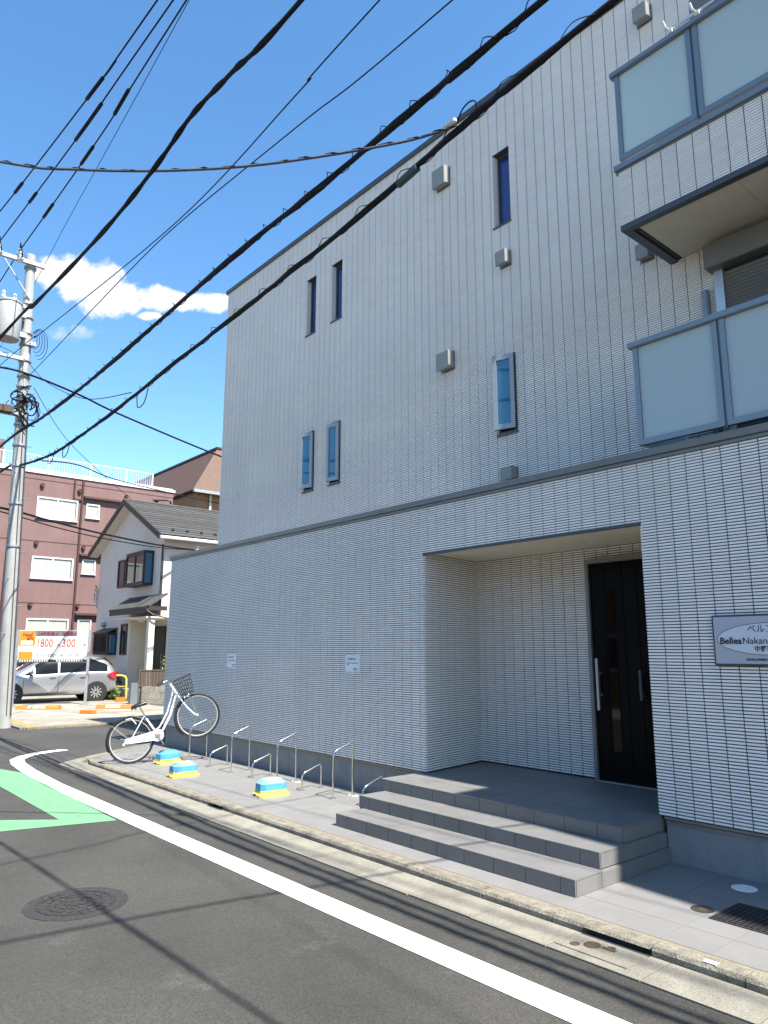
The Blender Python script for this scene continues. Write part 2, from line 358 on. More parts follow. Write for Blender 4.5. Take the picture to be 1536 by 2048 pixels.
for i in range(46):
    x0 = -12.06+.3*i
    for j, (y0, y1) in enumerate(((4.215, 4.515), (4.515, 5.115), (5.115, 5.715))):
        if x0 < -11.5 and j == 0: continue
        if -6.0 < x0 and x0+.3 < -3.2 and j > 0: continue
        paver('paving_tile', x0+J, x0+.3-J, y0+J, y1-J, -.03, 0.0, M_PAVE, pave_o, .001)
kerb = thing('kerb', '', ''); del kerb['label']; del kerb['category']; struct(kerb)
inl = [(-2.87, -2.42), (-7.72, -7.42)]
kx = [-11.5+.6*i for i in range(33)]
for a_, b_ in inl: kx = [q for q in kx if abs(q-a_) > .12 and abs(q-b_) > .12]+[a_, b_]
kx.sort(); kx = [q for q in kx if not any(a_ < q < b_ for a_, b_ in inl)]
for x, x1 in zip(kx[:-1], kx[1:]):
    jit = random.uniform(-.004, .004); jz = random.uniform(-.004, .003)
    ky0, ky1, kz1 = 4.055+jit, 4.165, .004+jz
    hit = [q for q in inl if abs(q[0]-x) < .01]
    kb = MB(); poly = [(ky0, -.2), (ky0+.004, kz1-.02), (ky0+.018, kz1), (ky1, kz1+.001), (ky1, -.2)]
    if hit: poly = [(ky0+.0, -.012), (ky0+.004, kz1-.014), (ky0+.018, kz1), (ky1, kz1+.001), (ky1, -.012)]
    kb.extr([(x, a, b) for a, b in poly], (x1-x-.007, 0, 0)).build('kerb_stone', M_KERB, kerb)
cpts = [(-11.5, 4.055), (-11.72, 4.10), (-11.95, 4.24), (-12.2, 4.47), (-12.5, 4.78), (-12.78, 5.15), (-13.08, 5.7)]
for a, b in zip(cpts[:-1], cpts[1:]):
    va = Vector((a[0], a[1], 0)); vb = Vector((b[0], b[1], 0)); d = (vb-va).normalized(); n_ = Vector((-d.y, d.x, 0))*-.11
    if n_.y < 0: n_ = -n_
    e = d*.003; fall = .0
    MB().prism([tuple((va+e)[:2]), tuple((vb-e)[:2]), tuple((vb-e+n_)[:2]), tuple((va+e+n_)[:2])], -.2, .001-fall).build('kerb_stone', M_KERB, kerb)
gut = thing('gutter', '', ''); del gut['label']; del gut['category']; struct(gut)
gx = -11.9
while gx < 8:
    if not (-2.95 < gx+.3 < -2.4 and False):
        yo = 3.735+random.uniform(-.006, .006)
        gb = MB(); gb.extr([(gx, yo, -.2), (gx, yo, RZ+.010), (gx, 4.053, -.047), (gx, 4.053, -.2)], (.594, 0, 0)); gb.build('gutter_slab', M_GUT, gut)
    gx += .6
MB().prism([(-11.906, 3.735), (-11.906, 4.02), (-12.35, 4.45), (-13.14, 5.74), (-13.3, 5.74), (-13.1, 5.3), (-12.5, 4.4), (-12.1, 3.9)], -.2, RZ+.012).build('gutter_corner_slab', M_GUT, gut)
# inlets: flat dark strip painted in for the shade of the opening
for a, b in inl: MB().box(a, b, 4.03, 4.054, -.045, -.0455+.001).build('inlet_shade_strip', M_INNER, gut)
# gutter chamber lid
gl = thing('gutter_chamber_lid', 'concrete chamber lid with rusty discs set in the gutter below the steps', 'drain lid', (-2.66, 3.9, -.05))
MB().prism([(-2.9, 3.80), (-2.42, 3.80), (-2.42, 4.03), (-2.9, 4.03)], -.07, -.0435).build('lid', M_GUT, gl, bevel=.002)
for (cx, cy, r) in ((-2.72, 3.93, .05), (-2.80, 3.87, .03), (-2.62, 3.97, .025)):
    MB().lathe((cx, cy, -.0475), (0, 0, 1), [(r, 0), (r, .007), (r*.8, .008), (r*.75, .006)], 18).build('iron_disc', M_RUST, gl)
MB().box(-2.665, -2.58, 3.93, 3.96, -.044, -.0405).build('iron_bar', M_RUST, gl)
# manhole in road
mh = thing('manhole_cover', 'worn round cast iron manhole cover sunk in the asphalt', 'manhole', (-5.46, 1.9, RZ))
MB().lathe((-5.46, 1.9, RZ-.03), (0, 0, 1), [(.335, 0), (.335, .034), (.30, .034)], 48).build('ring', M_IRON, mh)
MB().lathe((-5.46, 1.9, RZ-.03), (0, 0, 1), [(.296, 0), (.296, .034), (.29, .036)], 48).build('disc', M_IRON, mh)
b = MB()
for rr, nn_ in ((.06, 6), (.12, 12), (.18, 18), (.24, 26)):
    for k in range(nn_):
        a = 2*math.pi*(k+.5*(nn_ % 4 == 2))/nn_; cx, cy = -5.46+rr*math.cos(a), 1.9+rr*math.sin(a)
        b.obox((cx, cy, RZ+.008), (math.cos(a), math.sin(a), 0), (-math.sin(a), math.cos(a), 0), (0, 0, 1), .018, .022, .003)
stuff(b.build('raised_studs', M_IRON, mh))
# small covers on the pavement
tag(MB().lathe((-2.53, 5.50, -.01), (0, 0, 1), [(.085, 0), (.085, .012), (.08, .014)], 32).build('inspection_cover', M_OFFW), 'pale round inspection cap on the shaded paving by the wall', 'drain cap')
dc = thing('drain_cover', 'small round dark metal cover in the paving beside the grating', 'drain cover', (-2.52, 4.87, 0))
MB().lathe((-2.52, 4.87, -.01), (0, 0, 1), [(.072, 0), (.072, .013), (.058, .013)], 32).build('ring', M_IRON, dc)
MB().lathe((-2.52, 4.87, -.01), (0, 0, 1), [(.055, 0), (.055, .011), (.02, .014)], 32).build('disc', M_RUST, dc)
gr = thing('floor_grating', 'dark rectangular metal grating in the paving below the name plate', 'grating', (-1.9, 4.95, 0))
b = MB(); b.box(-2.42, -1.4, 4.74, 4.755, -.01, .006); b.box(-2.42, -1.4, 5.145, 5.16, -.01, .006); b.box(-2.42, -2.405, 4.755, 5.145, -.01, .006); b.box(-1.415, -1.4, 4.755, 5.145, -.01, .006); b.build('frame', M_IRON, gr)
MB().box(-2.405, -1.415, 4.755, 5.145, -.012, .0005).build('pan', M_INNER, gr)
b = MB()
for k in range(30):
    xx = -2.39+k*.0333; b.box(xx, xx+.008, 4.757, 5.143, .001, .005)
for k in range(12):
    yy = 4.775+k*.0325; b.box(-2.403, -1.417, yy, yy+.006, .0015, .0055)
stuff(b.build('bars', M_IRON, gr))
tag(MB().box(-2.13, -2.06, 4.075, 4.115, .006, .010).build('survey_plate', M_OFFW), 'tiny white square marker plate stuck on top of the kerb', 'marker plate')

# ------------------------------------------------------------------ the tiled apartment building
apt = thing('apartment_building', 'grey tiled three storey apartment block with recessed entrance and balconies', 'building', (-6, 9, 0))
WY, UY, XL, XR = 5.68, 6.60, -12.65, .55
PU, PZ = .146, .025
def tile_geo(mb, O, u, n, a, b, z0, z1):
    O = Vector(O); u = Vector(u); n = Vector(n); j = .0046; a += j; b -= j; z0 += .0031; z1 -= .0031
    rows = ((z0, 0), (z0+.0018, .0095), ((z0+z1)/2, .0115), (z1-.0018, .0095), (z1, 0)); vs = []
    for z, d in rows:
        for t in (a, b): vs.append(O+u*t+n*d+Vector((0, 0, z)))
    mb.add(vs, [(2*i, 2*i+1, 2*i+3, 2*i+2) for i in range(4)] + [(0, 2, 4, 6, 8), (9, 7, 5, 3, 1)])
def tile_wall(mb, O, u, n, u0, u1, z0, z1, holes=(), skip=None, phase=0.0):
    i0 = math.floor((u0-phase)/PU); i1 = math.ceil((u1-phase)/PU); r0 = round(z0/PZ); r1 = round(z1/PZ)
    for i in range(i0, i1):
        for r in range(r0, r1):
            a, b = max(u0, phase+i*PU), min(u1, phase+(i+1)*PU); zc = (r+.5)*PZ
            for (h0, h1, hz0, hz1) in holes:
                if hz0 < zc < hz1 and h0 < b and h1 > a:
                    if h0 <= a and h1 >= b: b = a; break
                    if h0 <= a: a = h1
                    elif h1 >= b: b = h0
            if b-a < .008: continue
            if skip and skip(i, r, a, b): continue
            tile_geo(mb, O, u, n, a, b, r*PZ, (r+1)*PZ)
EX0, EX1, EZ = -5.935, -3.235, 2.70
# backing masses
b = MB(); b.prism([(XL+.004, WY+.004), (EX0-.004, WY+.004), (EX0-.189, 6.79), (EX0-.189, 13.0), (XL+.004, 13.0)], .352, 3.27)
b.prism([(EX1+.004, WY+.004), (XR, WY+.004), (XR, 13), (EX1+.004, 13)], .352, 3.272)
b.prism([(EX0-.2, 6.785), (EX1+.02, 6.785), (EX1+.02, 13.002), (EX0-.2, 13.002)], .345, 3.268)
b.prism([(EX0-.1, WY+.005), (EX1+.1, WY+.005), (EX1+.1, 6.8), (EX0-.1, 6.8)], EZ+.035, 3.266)
wall_lo = b.build('ground_floor_wall', M_JOINT, apt)
W3 = [(-5.51, -5.25, 6.97, 8.0), (-9.755, -9.49, 6.95, 7.97), (-9.03, -8.755, 6.95, 7.95)]
W2 = [(-5.545, -5.255, 4.22, 5.205), (-9.74, -9.46, 4.21, 5.19), (-9.03, -8.75, 4.21, 5.19)]
SHUT = [(-2.80, XR, 3.3, 5.22), (-2.72, XR, 6.2, 7.9)]
def plane_holes(mb, y, x0, x1, z0, z1, holes):
    xs = sorted({x0, x1, *[h[k] for h in holes for k in (0, 1)]}); zs = sorted({z0, z1, *[h[k] for h in holes for k in (2, 3)]})
    for a, c in zip(xs[:-1], xs[1:]):
        for d, e in zip(zs[:-1], zs[1:]):
            if any(h[0] <= a and h[1] >= c and h[2] <= d and h[3] >= e for h in holes): continue
            mb.quad((a, y, d), (c, y, d), (c, y, e), (a, y, e))
UT = 8.875
b = MB(); plane_holes(b, UY+.004, XL, XR, 3.25, UT, W3+W2)
b.quad((XL, UY+.004, 3.25), (XL, 13, 3.25), (XL, 13, UT), (XL, UY+.004, UT)); b.quad((XR, UY+.004, 3.25), (XR, UY+.004, UT), (XR, 13, UT), (XR, 13, 3.25))
b.quad((XL, 13, 3.25), (XR, 13, 3.25), (XR, 13, UT), (XL, 13, UT)); b.quad((XL, UY+.01, UT), (XR, UY+.01, UT), (XR, 13, UT), (XL, 13, UT))
b.box(XL+.1, XR-.1, UY+.15, 12.9, 3.3, UT-.05)
wall_up = b.build('upper_wall', M_JOINT, apt)
# tiles shown largest are single pieces, the rest one mesh per wall
b = MB(); tile_geo(b, (0, 0, 0), (1, 0, 0), (0, -1, 0), 0, PU, 0, PZ); one_tile = b.mesh('tile', M_TILE)
cand = []
PH = EX1
for i in range(0, 7):
    for r in range(15, 130):
        xa = PH+i*PU; zc = r*PZ+.0125
        if xa+PU < -2.18 and not (xa+PU > -2.70 and 1.5 < zc < 1.95): cand.append(((xa+.07)**2+WY**2+(zc-EYE)**2, i, r))
cand.sort(); single = {(i, r) for _, i, r in cand[:300]}
for i, r in sorted(single): link('tile', one_tile, wall_lo, (PH+i*PU, WY+.004, r*PZ))
b = MB(); OF = (0, WY+.004, 0)
tile_wall(b, OF, (1, 0, 0), (0, -1, 0), XL, XR, .35, 3.25, [(EX0, EX1, 0, EZ)], lambda i, r, a, c: (i, r) in single, PH)
sk = Vector((-.185, 1.1, 0)); ln = sk.length; sk.normalize(); sn = Vector((sk.y, -sk.x, 0))
tile_wall(b, (EX0, WY-.003, 0), sk, sn, 0.0, ln, .35, EZ+.05, (), None, 0.0)
tile_wall(b, (0, 6.779, 0), (1, 0, 0), (0, -1, 0), EX0-.185, EX1, .35, EZ+.05, [(-4.525, EX1+.3, 0, 2.6)], None, PH)
tile_wall(b, (EX1, 0, 0), (0, 1, 0), (-1, 0, 0), WY, 6.78, .35, EZ+.05)
tile_wall(b, (XL, 0, 0), (0, 1, 0), (-1, 0, 0), WY, 9.0, .35, 3.25)
stuff(b.build('wall_tiles', M_TILE, wall_lo))
b = MB()
tile_wall(b, (0, UY+.004, 0), (1, 0, 0), (0, -1, 0), XL, XR, 3.25, UT, W3+W2+SHUT, None, PH)
tile_wall(b, (XL-.0, 0, 0), (0, 1, 0), (-1, 0, 0), UY, 8.0, 3.25, UT)
for (x0, x1, z0, z1) in W3: tile_wall(b, (x0-.004, 0, 0), (0, 1, 0), (1, 0, 0), UY, UY+.09, z0, z1)
stuff(b.build('wall_tiles', M_TILE, wall_up))
# plinth, flashing, coping, roof cap
b = MB()
b.prism([(XL+.05, 5.72), (-6.0, 5.72), (-6.0, 6.4), (XL+.05, 6.4)], -.1, .335); b.prism([(EX1+.03, 5.72), (XR, 5.72), (XR, 6.4), (EX1+.03, 6.4)], -.1, .335); b.box(XL+.05, XL+.4, 6.402, 12, -.1, .334)
b.build('plinth', M_PLINTH, apt)
b = MB()
for x0, x1 in ((XL+.02, EX0-.01), (EX1+.03, XR)):
    b.extr([(x0, 5.69, .343), (x0, 5.69, .325), (x0, 5.712, .31), (x0, 5.712, .285), (x0, 5.722, .285), (x0, 5.722, .343)], (x1-x0, 0, 0))
b.build('base_flashing', M_FLASH, apt)
cop = None
xs_c = [XL-.03, -11.35, -8.55, -6.25, -3.53, -1.2, XR]
for a, c in zip(xs_c[:-1], xs_c[1:]):
    b = MB(); b.extr([(a+.001, 5.645, 3.285), (a+.001, 5.64, 3.345), (a+.001, 5.66, 3.352), (a+.001, 6.6, 3.36), (a+.001, 6.6, 3.25), (a+.001, 5.655, 3.25), (a+.001, 5.655, 3.268), (a+.001, 5.667, 3.268), (a+.001, 5.667, 3.285)], (c-a-.003, 0, 0))
    b.build('coping', M_COPING, apt)
b = MB(); b.extr([(XL-.04, UY-.035, 8.86), (XL-.04, UY-.042, 8.93), (XL-.04, UY+.3, 8.945), (XL-.04, UY+.3, 8.86)], (XR-XL+.08, 0, 0)); b.build('roof_cap', M_DARKMET, apt)
b = MB(); b.box(XL-.03, XR, UY+.31, 13.05, 8.88, 8.93); b.build('roof_slab', M_DARKMET, apt)
# porch soffit, trim, downlights
b = MB(); b.extr([(EX0-.01, 5.668, 2.703), (EX0-.01, 5.668, 2.73), (EX0-.01, 5.76, 2.732), (EX0-.01, 5.76, 2.712), (EX0-.01, 5.69, 2.703)], (EX1-EX0+.01, 0, 0)); b.build('entrance_trim', M_DARKMET, apt)
b = MB(); b.prism([(EX0-.01, 5.762), (EX1+.01, 5.762), (EX1+.01, 6.785), (EX0-.185, 6.785)], 2.728, 2.76); b.build('entrance_ceiling', M_CEIL, apt)
for cx in (-5.37, -4.18):
    d = MB().lathe((cx, 6.38, 2.7275), (0, 0, -1), [(.062, 0), (.062, .006), (.05, .008), (.046, .003)], 24).build('downlight', M_WHITE, apt, True)
# entrance door
dr = MB(); dr.box(-4.47, EX1+.1, 6.73, 6.75, .345, 2.55); door = dr.build('entrance_door', M_BLACKDOOR, apt)
b = MB(); b.box(-4.51, -4.472, 6.70, 6.786, .34, 2.60); b.box(-4.472, EX1+.1, 6.70, 6.786, 2.552, 2.60); b.build('frame', M_FLASH, door)
for x0 in (-4.47, -4.305, -4.09, -3.93, -3.72, -3.5): MB().box(x0+.002, x0+.006, 6.7272, 6.7295, .36, 2.54).build('seam', M_INK0, door)
for x0 in (-4.285, -3.83): MB().box(x0, x0+.095, 6.724, 6.729, .64, 2.26).build('pane', M_GLDOOR, door)
for x0 in (-4.385, -3.90):
    b = MB(); b.box(x0-.014, x0+.014, 6.64, 6.665, 1.04 if x0 < -4 else 1.16, 1.56 if x0 < -4 else 1.45); b.box(x0-.01, x0+.01, 6.665, 6.729, 1.18, 1.21); b.box(x0-.01, x0+.01, 6.665, 6.729, 1.39, 1.42); b.build('handle', M_ALU if x0 < -4 else M_DARKMET, door, bevel=.003)
    MB().box(x0-.035, x0-.017, 6.70, 6.729, 1.19, 1.41).build('lock_plate', M_ALUG, door)
# windows
for (x0, x1, z0, z1) in W3:
    y = UY+.075
    fr = MB(); fr.box(x0, x0+.03, y, y+.05, z0, z1); fr.box(x1-.03, x1, y, y+.05, z0, z1); fr.box(x0+.03, x1-.03, y, y+.05, z0, z0+.035); fr.box(x0+.03, x1-.03, y, y+.05, z1-.035, z1)
    wn = fr.build('window', M_DARKMET, apt)
    MB().box(x0+.03, x1-.03, y+.02, y+.03, z0+.035, z1-.035).build('pane', M_GLSKY_BLUE, wn)
    b = MB(); b.box(x0-.02, x1+.012, UY-.022, y, z0-.03, z0-.006); b.build('sill', M_DARKMET, wn)
    MB().box(x0-.01, x1+.004, UY-.01, y, z1, z1+.008).build('head_flashing', M_DARKMET, wn)
    MB().box(x1-.002, x1+.002, UY+.004, y, z0, z1).build('jamb', M_DARKMET, wn)
for (x0, x1, z0, z1), ang in zip(W2, (19, 17, 8)):
    y = UY+.03; a = math.radians(ang); hx, hy = x1-.015, UY-.012
    fr = MB(); fr.box(x0, x0+.02, UY-.002, UY+.10, z0, z1); fr.box(x1-.02, x1, UY-.002, UY+.10, z0, z1); fr.box(x0+.02, x1-.02, UY, UY+.10, z0, z0+.02); fr.box(x0+.02, x1-.02, UY, UY+.10, z1-.02, z1)
    wn = fr.build('window', M_DARKMET, apt)
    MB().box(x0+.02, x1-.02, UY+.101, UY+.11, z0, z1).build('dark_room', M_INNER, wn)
    MB().box(x0-.02, x1+.012, UY-.025, UY-.002, z0-.035, z0-.008).build('sill', M_DARKMET, wn)
    # sash swung outwards about its right stile
    ux = Vector((-math.cos(a), -math.sin(a), 0)); nn = Vector((math.sin(a), -math.cos(a), 0)); wd = x1-x0-.02; sz0, sz1 = z0+.025, z1-.025
    H0 = Vector((hx, hy, 0))
    def sb(u0, u1, q0, q1, t0, t1):
        c = H0+ux*(u0+u1)/2+nn*(t0+t1)/2+Vector((0, 0, (q0+q1)/2)); return MB().obox(c, ux, nn, (0, 0, 1), (u1-u0)/2, (t1-t0)/2, (q1-q0)/2)
    f = MB()
    for args in ((0, .05, sz0, sz1, 0, .035), (wd-.05, wd, sz0, sz1, 0, .035), (.05, wd-.05, sz0, sz0+.06, 0, .0345), (.05, wd-.05, sz1-.06, sz1, 0, .0345)):
        q = sb(*args); f.add(q.v, q.f)
    sh = f.build('sash', M_SASH, wn)
    sb(.05, wd-.05, sz0+.06, sz1-.06, .012, .02).build('pane', M_GLSKY_TEAL, sh)
# vent hoods
for (x0, x1, z0, z1) in ((-6.53, -6.29, 8.0, 8.28), (-6.50, -6.27, 5.29, 5.54), (-5.43, -5.27, 6.36, 6.55), (-5.45, -5.28, 3.61, 3.77), (-3.39, -3.23, 8.37, 8.56), (-3.55, -3.41, 5.62, 5.79)):
    b = MB(); b.extr([(x0, UY-.12, z0), (x0, UY-.125, z1-.012), (x0, UY-.11, z1), (x0, UY-.008, z1), (x0, UY-.008, z0+.02), (x0, UY-.09, z0+.02), (x0, UY-.09, z0)], (x1-x0, 0, 0))
    v = b.build('vent_hood', M_VENT, apt, bevel=.004); MB().box(x0-.012, x1+.012, UY-.0075, UY-.004, z0-.008, z1+.01).build('flange', M_ALUG, v)
# balconies
def balcony(z_plate, z_rail, label_first, left=-3.22):
    bal = MB().box(left-.02, XR, WY-.03, WY+.05, z_rail-.055, z_rail).build('balcony_rail', M_ALUG, apt, bevel=.006)
    zb, zt = z_plate+.05, z_rail-.055
    x = left+.02; k = 0
    while x < XR-.3:
        x1 = min(x+.755, XR)
        f = MB(); f.box(x, x+.045, WY-.005, WY+.035, zb, zt); f.box(x1-.045, x1, WY-.005, WY+.035, zb, zt); f.box(x+.045, x1-.045, WY-.004, WY+.034, zb, zb+.05)
        fr = f.build('panel_frame', M_ALUG, bal)
        MB().box(x+.045, x1-.045, WY+.012, WY+.020, zb+.05, zt-.001).build('glass_panel', M_FROST, bal)
        MB().box(x1+.002, x1+.018, WY+.0, WY+.03, zb-.02, zt).build('post', M_DARKMET, bal)
        x = x1+.02
    MB().box(left, left+.018, WY-.004, UY-.01, z_rail-.05, z_rail-.008).build('side_rail', M_ALUG, bal)
    MB().box(left+.004, left+.012, WY+.06, UY-.02, zb+.02, z_rail-.06).build('glass_panel', M_FROST, bal)
    return bal
b2 = balcony(3.352, 4.36, '')
b3 = balcony(6.145, 7.15, '')
b = MB(); b.prism([(-3.216, WY+.004), (XR, WY+.004), (XR, UY), (-3.216, UY)], 5.52, 6.06); bs = b.build('balcony_slab', M_JOINT, apt)
b = MB(); tile_wall(b, (0, WY+.004, 0), (1, 0, 0), (0, -1, 0), -3.22, XR, 5.525, 6.075, (), None, PH); tile_wall(b, (-3.216, 0, 0), (0, 1, 0), (-1, 0, 0), WY, UY-.01, 5.525, 6.075); stuff(b.build('wall_tiles', M_TILE, bs))
b = MB(); b.extr([(-3.245, WY-.04, 6.085), (-3.245, WY-.04, 6.135), (-3.245, UY-.015, 6.143), (-3.245, UY-.015, 6.065), (-3.245, WY-.012, 6.065), (-3.245, WY-.012, 6.085)], (XR+3.245, 0, 0)); b.build('balcony_plate', M_ALUG, bs)
b = MB(); b.box(-3.23, XR, WY-.012, WY+.06, 5.47, 5.523); b.box(-3.23, -3.15, WY+.061, UY-.012, 5.471, 5.522); b.build('soffit_trim', M_DARKMET, bs)
b = MB(); b.box(-3.145, -3.11, WY+.065, UY-.013, 5.49, 5.518); b.box(-3.11, XR, WY+.065, WY+.085, 5.49, 5.518); b.build('soffit_groove', M_TRIM, bs)
x = -3.105
while x < XR:
    MB().box(x, min(x+.9, XR)-.003, WY+.088, UY-.013, 5.497, 5.517).build('soffit_panel', M_SOFFIT, bs); x += .9
# shutters on the balcony walls
for z0, z1, x0 in ((3.35, 5.30, -2.80), (6.16, 8.0, -2.72)):
    b = MB(); b.box(x0-.04, XR-.02, UY-.16, UY+.0, z1-.10, z1+.14); sx = b.build('shutter_box', M_SHUT, apt, bevel=.006)
    MB().box(x0, x0+.085, UY-.06, UY+.02, z0, z1-.101).build('guide_rail', M_ALU, sx)
    k = 0; z = z1-.13
    while z > z0 and k < 60:
        MB().extr([(x0+.086, UY-.03, z-.036), (x0+.086, UY-.042, z-.018), (x0+.086, UY-.03, z), (x0+.086, UY-.02, z-.018)], (XR-.1-x0-.086, 0, 0)).build('slat', M_SHUT, sx); z -= .037; k += 1
MB().box(-2.93, -2.87, UY-.07, UY-.01, 3.4, 5.05).build('pipe_duct', M_ALUG, apt, bevel=.01)
b = MB(); b.tube([(-2.84, 6.1, 7.62), (.4, 6.1, 7.6)], .016, 10); cp = b.build('clothes_pole', M_STEEL, apt, True)
for xx in (-2.80, -2.53):
    b = MB(); b.tube([(xx, UY-.01, 7.45), (xx, 6.3, 7.53), (xx, 6.12, 7.585), (xx-.02, 6.02, 7.60), (xx-.03, 6.0, 7.66)], .014, 8); b.box(xx-.022, xx+.022, 6.06, 6.14, 7.56, 7.60); b.build('pole_bracket', M_CERAM, cp)

# ------------------------------------------------------------------ entrance steps
stp = thing('entrance_steps', 'three wide grey tiled steps leading to the recessed entrance', 'steps', (-4.6, 5, 0))
SD = [(4.43, -5.88, -3.18, 0.0, .113), (4.77, -5.95, -3.205, .113, .226), (5.11, -6.02, -3.232, .226, .338)]
for k, (yf, xl, xr, z0, z1) in enumerate(SD):
    yb = SD[k+1][0] if k < 2 else 6.77
    b = MB(); b.box(xl+.008, xr-.008, yf+.008, (5.712 if k < 2 else 5.7), -.06, z1-.006); b.build('step_core', M_GROUT, stp)
    n = 9; wd = (xr-xl)/n
    # first riser tile is a cut half as in the photo
    xs = [xl] + [xl+.16+.302*i for i in range(0, 9)]; xs = [q for q in xs if q < xr-.05] + [xr]
    for a, c in zip(xs[:-1], xs[1:]):
        paver('riser_tile', a+.0022, c-.0022, yf, yf+.012, z0+.001, z1-.004, M_STEPR, stp, .001)
        if k < 2: paver('tread_tile', a+J, c-J, yf-.002, SD[k+1][0]-.002, z1-.012, z1, M_STEPT, stp, .002)
        else:
            yy = yf-.002
            for dy in (.3, .295):
                paver('tread_tile', a+J, c-J, yy+(J if yy > yf else 0), yy+dy-J, z1-.012, z1, M_STEPT, stp, .002); yy += dy
    for sx, s in ((xr, -1), (xl, 1)):
        yy = yf+.0135
        while yy < 5.70:
            y1 = min(yy+.3, 5.712); x0, x1 = (sx-.0115, sx) if s < 0 else (sx, sx+.0115)
            zz0 = z0+.002
            paver('side_tile', x0, x1, yy+J, y1-J, zz0, z1-.0135, M_STEPT, stp, .001); yy += .3
b = MB(); b.prism([(EX0+.008, 5.70), (EX1-.008, 5.70), (EX1-.008, 6.77), (EX0-.18, 6.77)], .2, .332); b.build('porch_core', M_GROUT, stp)
xs = [EX0-.2+.302*i for i in range(10)]
for i in range(10):
    for j in range(4):
        y0 = 5.705+.302*j; x0 = EX0+.006 - .168*max(0, (y0+.15-5.68))*0; x0 = EX0+.005+.3*i; x1 = min(x0+.3, EX1-.005); y1 = min(y0+.302, 6.772)
        if i == 0: x0 -= .165*((y1-5.68)/1.1)*.0
        if x1-x0 < .02: continue
        paver('porch_tile', x0+J, x1-J, y0+J, y1-J, .326, .338, M_STEPT, stp, .001)
MB().prism([(EX0+.003, 5.70), (EX0+.003, 6.77), (EX0-.18, 6.77)], .3, .336).build('porch_edge_tile', M_STEPT, stp)
MB().box(-4.47, EX1-.003, 6.69, 6.73, .3382, .346).build('threshold', M_ALU, stp)

# ------------------------------------------------------------------ name plate and notices
npl = thing('name_plate', 'brushed metal building name plate with pale oval on the tiled wall', 'sign', (-2.23, 5.66, 1.5))
MB().box(-2.672, -1.79, 5.644, 5.672, 1.53, 1.91).build('frame', M_DARKMET, npl, bevel=.003)
MB().box(-2.658, -1.804, 5.640, 5.6435, 1.545, 1.895).build('plate', M_PLATE, npl)
ov = [(-2.231+.405*math.cos(2*math.pi*k/64), 1.727+.118*math.sin(2*math.pi*k/64)) for k in range(64)]
MB().extr([(x, 5.6385, z) for x, z in ov], (0, .002, 0)).build('oval', M_PLATEL, npl)
b = MB(); b.tube([(x, 5.6385, z) for x, z in ov], .0025, 6, True); b.build('oval_rim', M_FLASH, npl)
UX, UZ = (1, 0, 0), (0, 0, 1)
text_mesh('lettering', 'Bellea', .068, M_INK, (-2.618, 5.638, 1.692), UX, UZ, npl, .028, sx=1.02)
text_mesh('lettering', 'Nakano', .068, M_INK, (-2.448, 5.638, 1.692), UX, UZ, npl, .004, sx=1.02)
text_mesh('lettering', 'ベルア', .066, M_INK, (-2.408, 5.638, 1.778), UX, UZ, npl, .004)
text_mesh('lettering', '中野新', .046, M_INK, (-2.365, 5.638, 1.638), UX, UZ, npl, .02)
text_mesh('lettering', 'DEVELOPMENT', .024, M_INK, (-2.43, 5.6395, 1.568), UX, UZ, npl, .03)
for k, (x0, lab) in enumerate(((-10.39, 'white landscape notice on the tiled wall above the tilted bicycle'), (-7.36, 'white landscape notice on the tiled wall between bike racks and steps'))):
    nb = thing('notice', lab, 'notice', (x0+.14, 5.665, 1.37), 'notices on the tiled wall')
    MB().box(x0, x0+.285, 5.666, 5.672, 1.375, 1.58).build('sheet', M_PAPER, nb, bevel=.001)
    text_mesh('lettering', '駐 車 禁 止', .034, M_INK, (x0+.142, 5.6655, 1.522), UX, UZ, nb, .01, 'CENTER')
    b = MB()
    for (u, v, ww) in ((.03, .105, .22), (.03, .085, .05), (.16, .04, .10), (.17, .022, .085)):
        n_ = int(ww/.011)
        for q in range(n_):
            if (q*7+k) % 9 == 5: continue
            b.box(x0+u+q*.011, x0+u+q*.011+.008, 5.6645, 5.6655, 1.375+v, 1.375+v+.009)
    b.build('small_print', M_INK, nb)

# ------------------------------------------------------------------ bike racks
def hoop(name, h0, h1, label):
    t = thing(name, label, 'bike rack', (0, 0, 0), 'bike rack hoops along the wall')
    r = .011; C4 = [Vector((0, 0, 0)), Vector((0, 0, h0)), Vector((0, .28, h1)), Vector((0, .28, 0))]; P = [C4[0], Vector((0, 0, h0*.5))]
    for i, rad in ((1, .065), (2, .03)):
        d1 = (C4[i-1]-C4[i]).normalized(); d2 = (C4[i+1]-C4[i]).normalized(); A = C4[i]+d1*rad; B = C4[i]+d2*rad
        for k in range(9):
            q = k/8; P.append(A*(1-q)**2+C4[i]*2*q*(1-q)+B*q*q)
    P += [Vector((0, .28, h1*.5)), C4[3]]
    b = MB(); b.tube(P, r, 10); b.build('tube', M_STEEL, t, True)
    for y in (0, .28): MB().lathe((0, y, 0), (0, 0, 1), [(.032, 0), (.032, .006), (.016, .008), (.0155, .02)], 16).build('base_flange', M_STEEL, t, True)
    return t
ordn = ['first', 'second', 'third', 'fourth']
tall = hoop('bike_rack', .50, .60, ''); low = hoop('bike_rack', .19, .28, '')
TX = [-10.52, -9.25, -8.09, -6.92]; LX = [-9.87, -8.69, -7.54, -6.38]
for k, x in enumerate(TX):
    lab = ['tall steel bike rack hoop under the raised front wheel of the bicycle', 'second tall steel bike rack hoop counted from the bicycle', 'third tall steel bike rack hoop counted from the bicycle', 'tall steel bike rack hoop next to the entrance steps'][k]
    o = tall if k == 0 else dup(tall, (x, 5.17, 0), lab)
    o.location = (x, 5.17, 0); o['label'] = lab
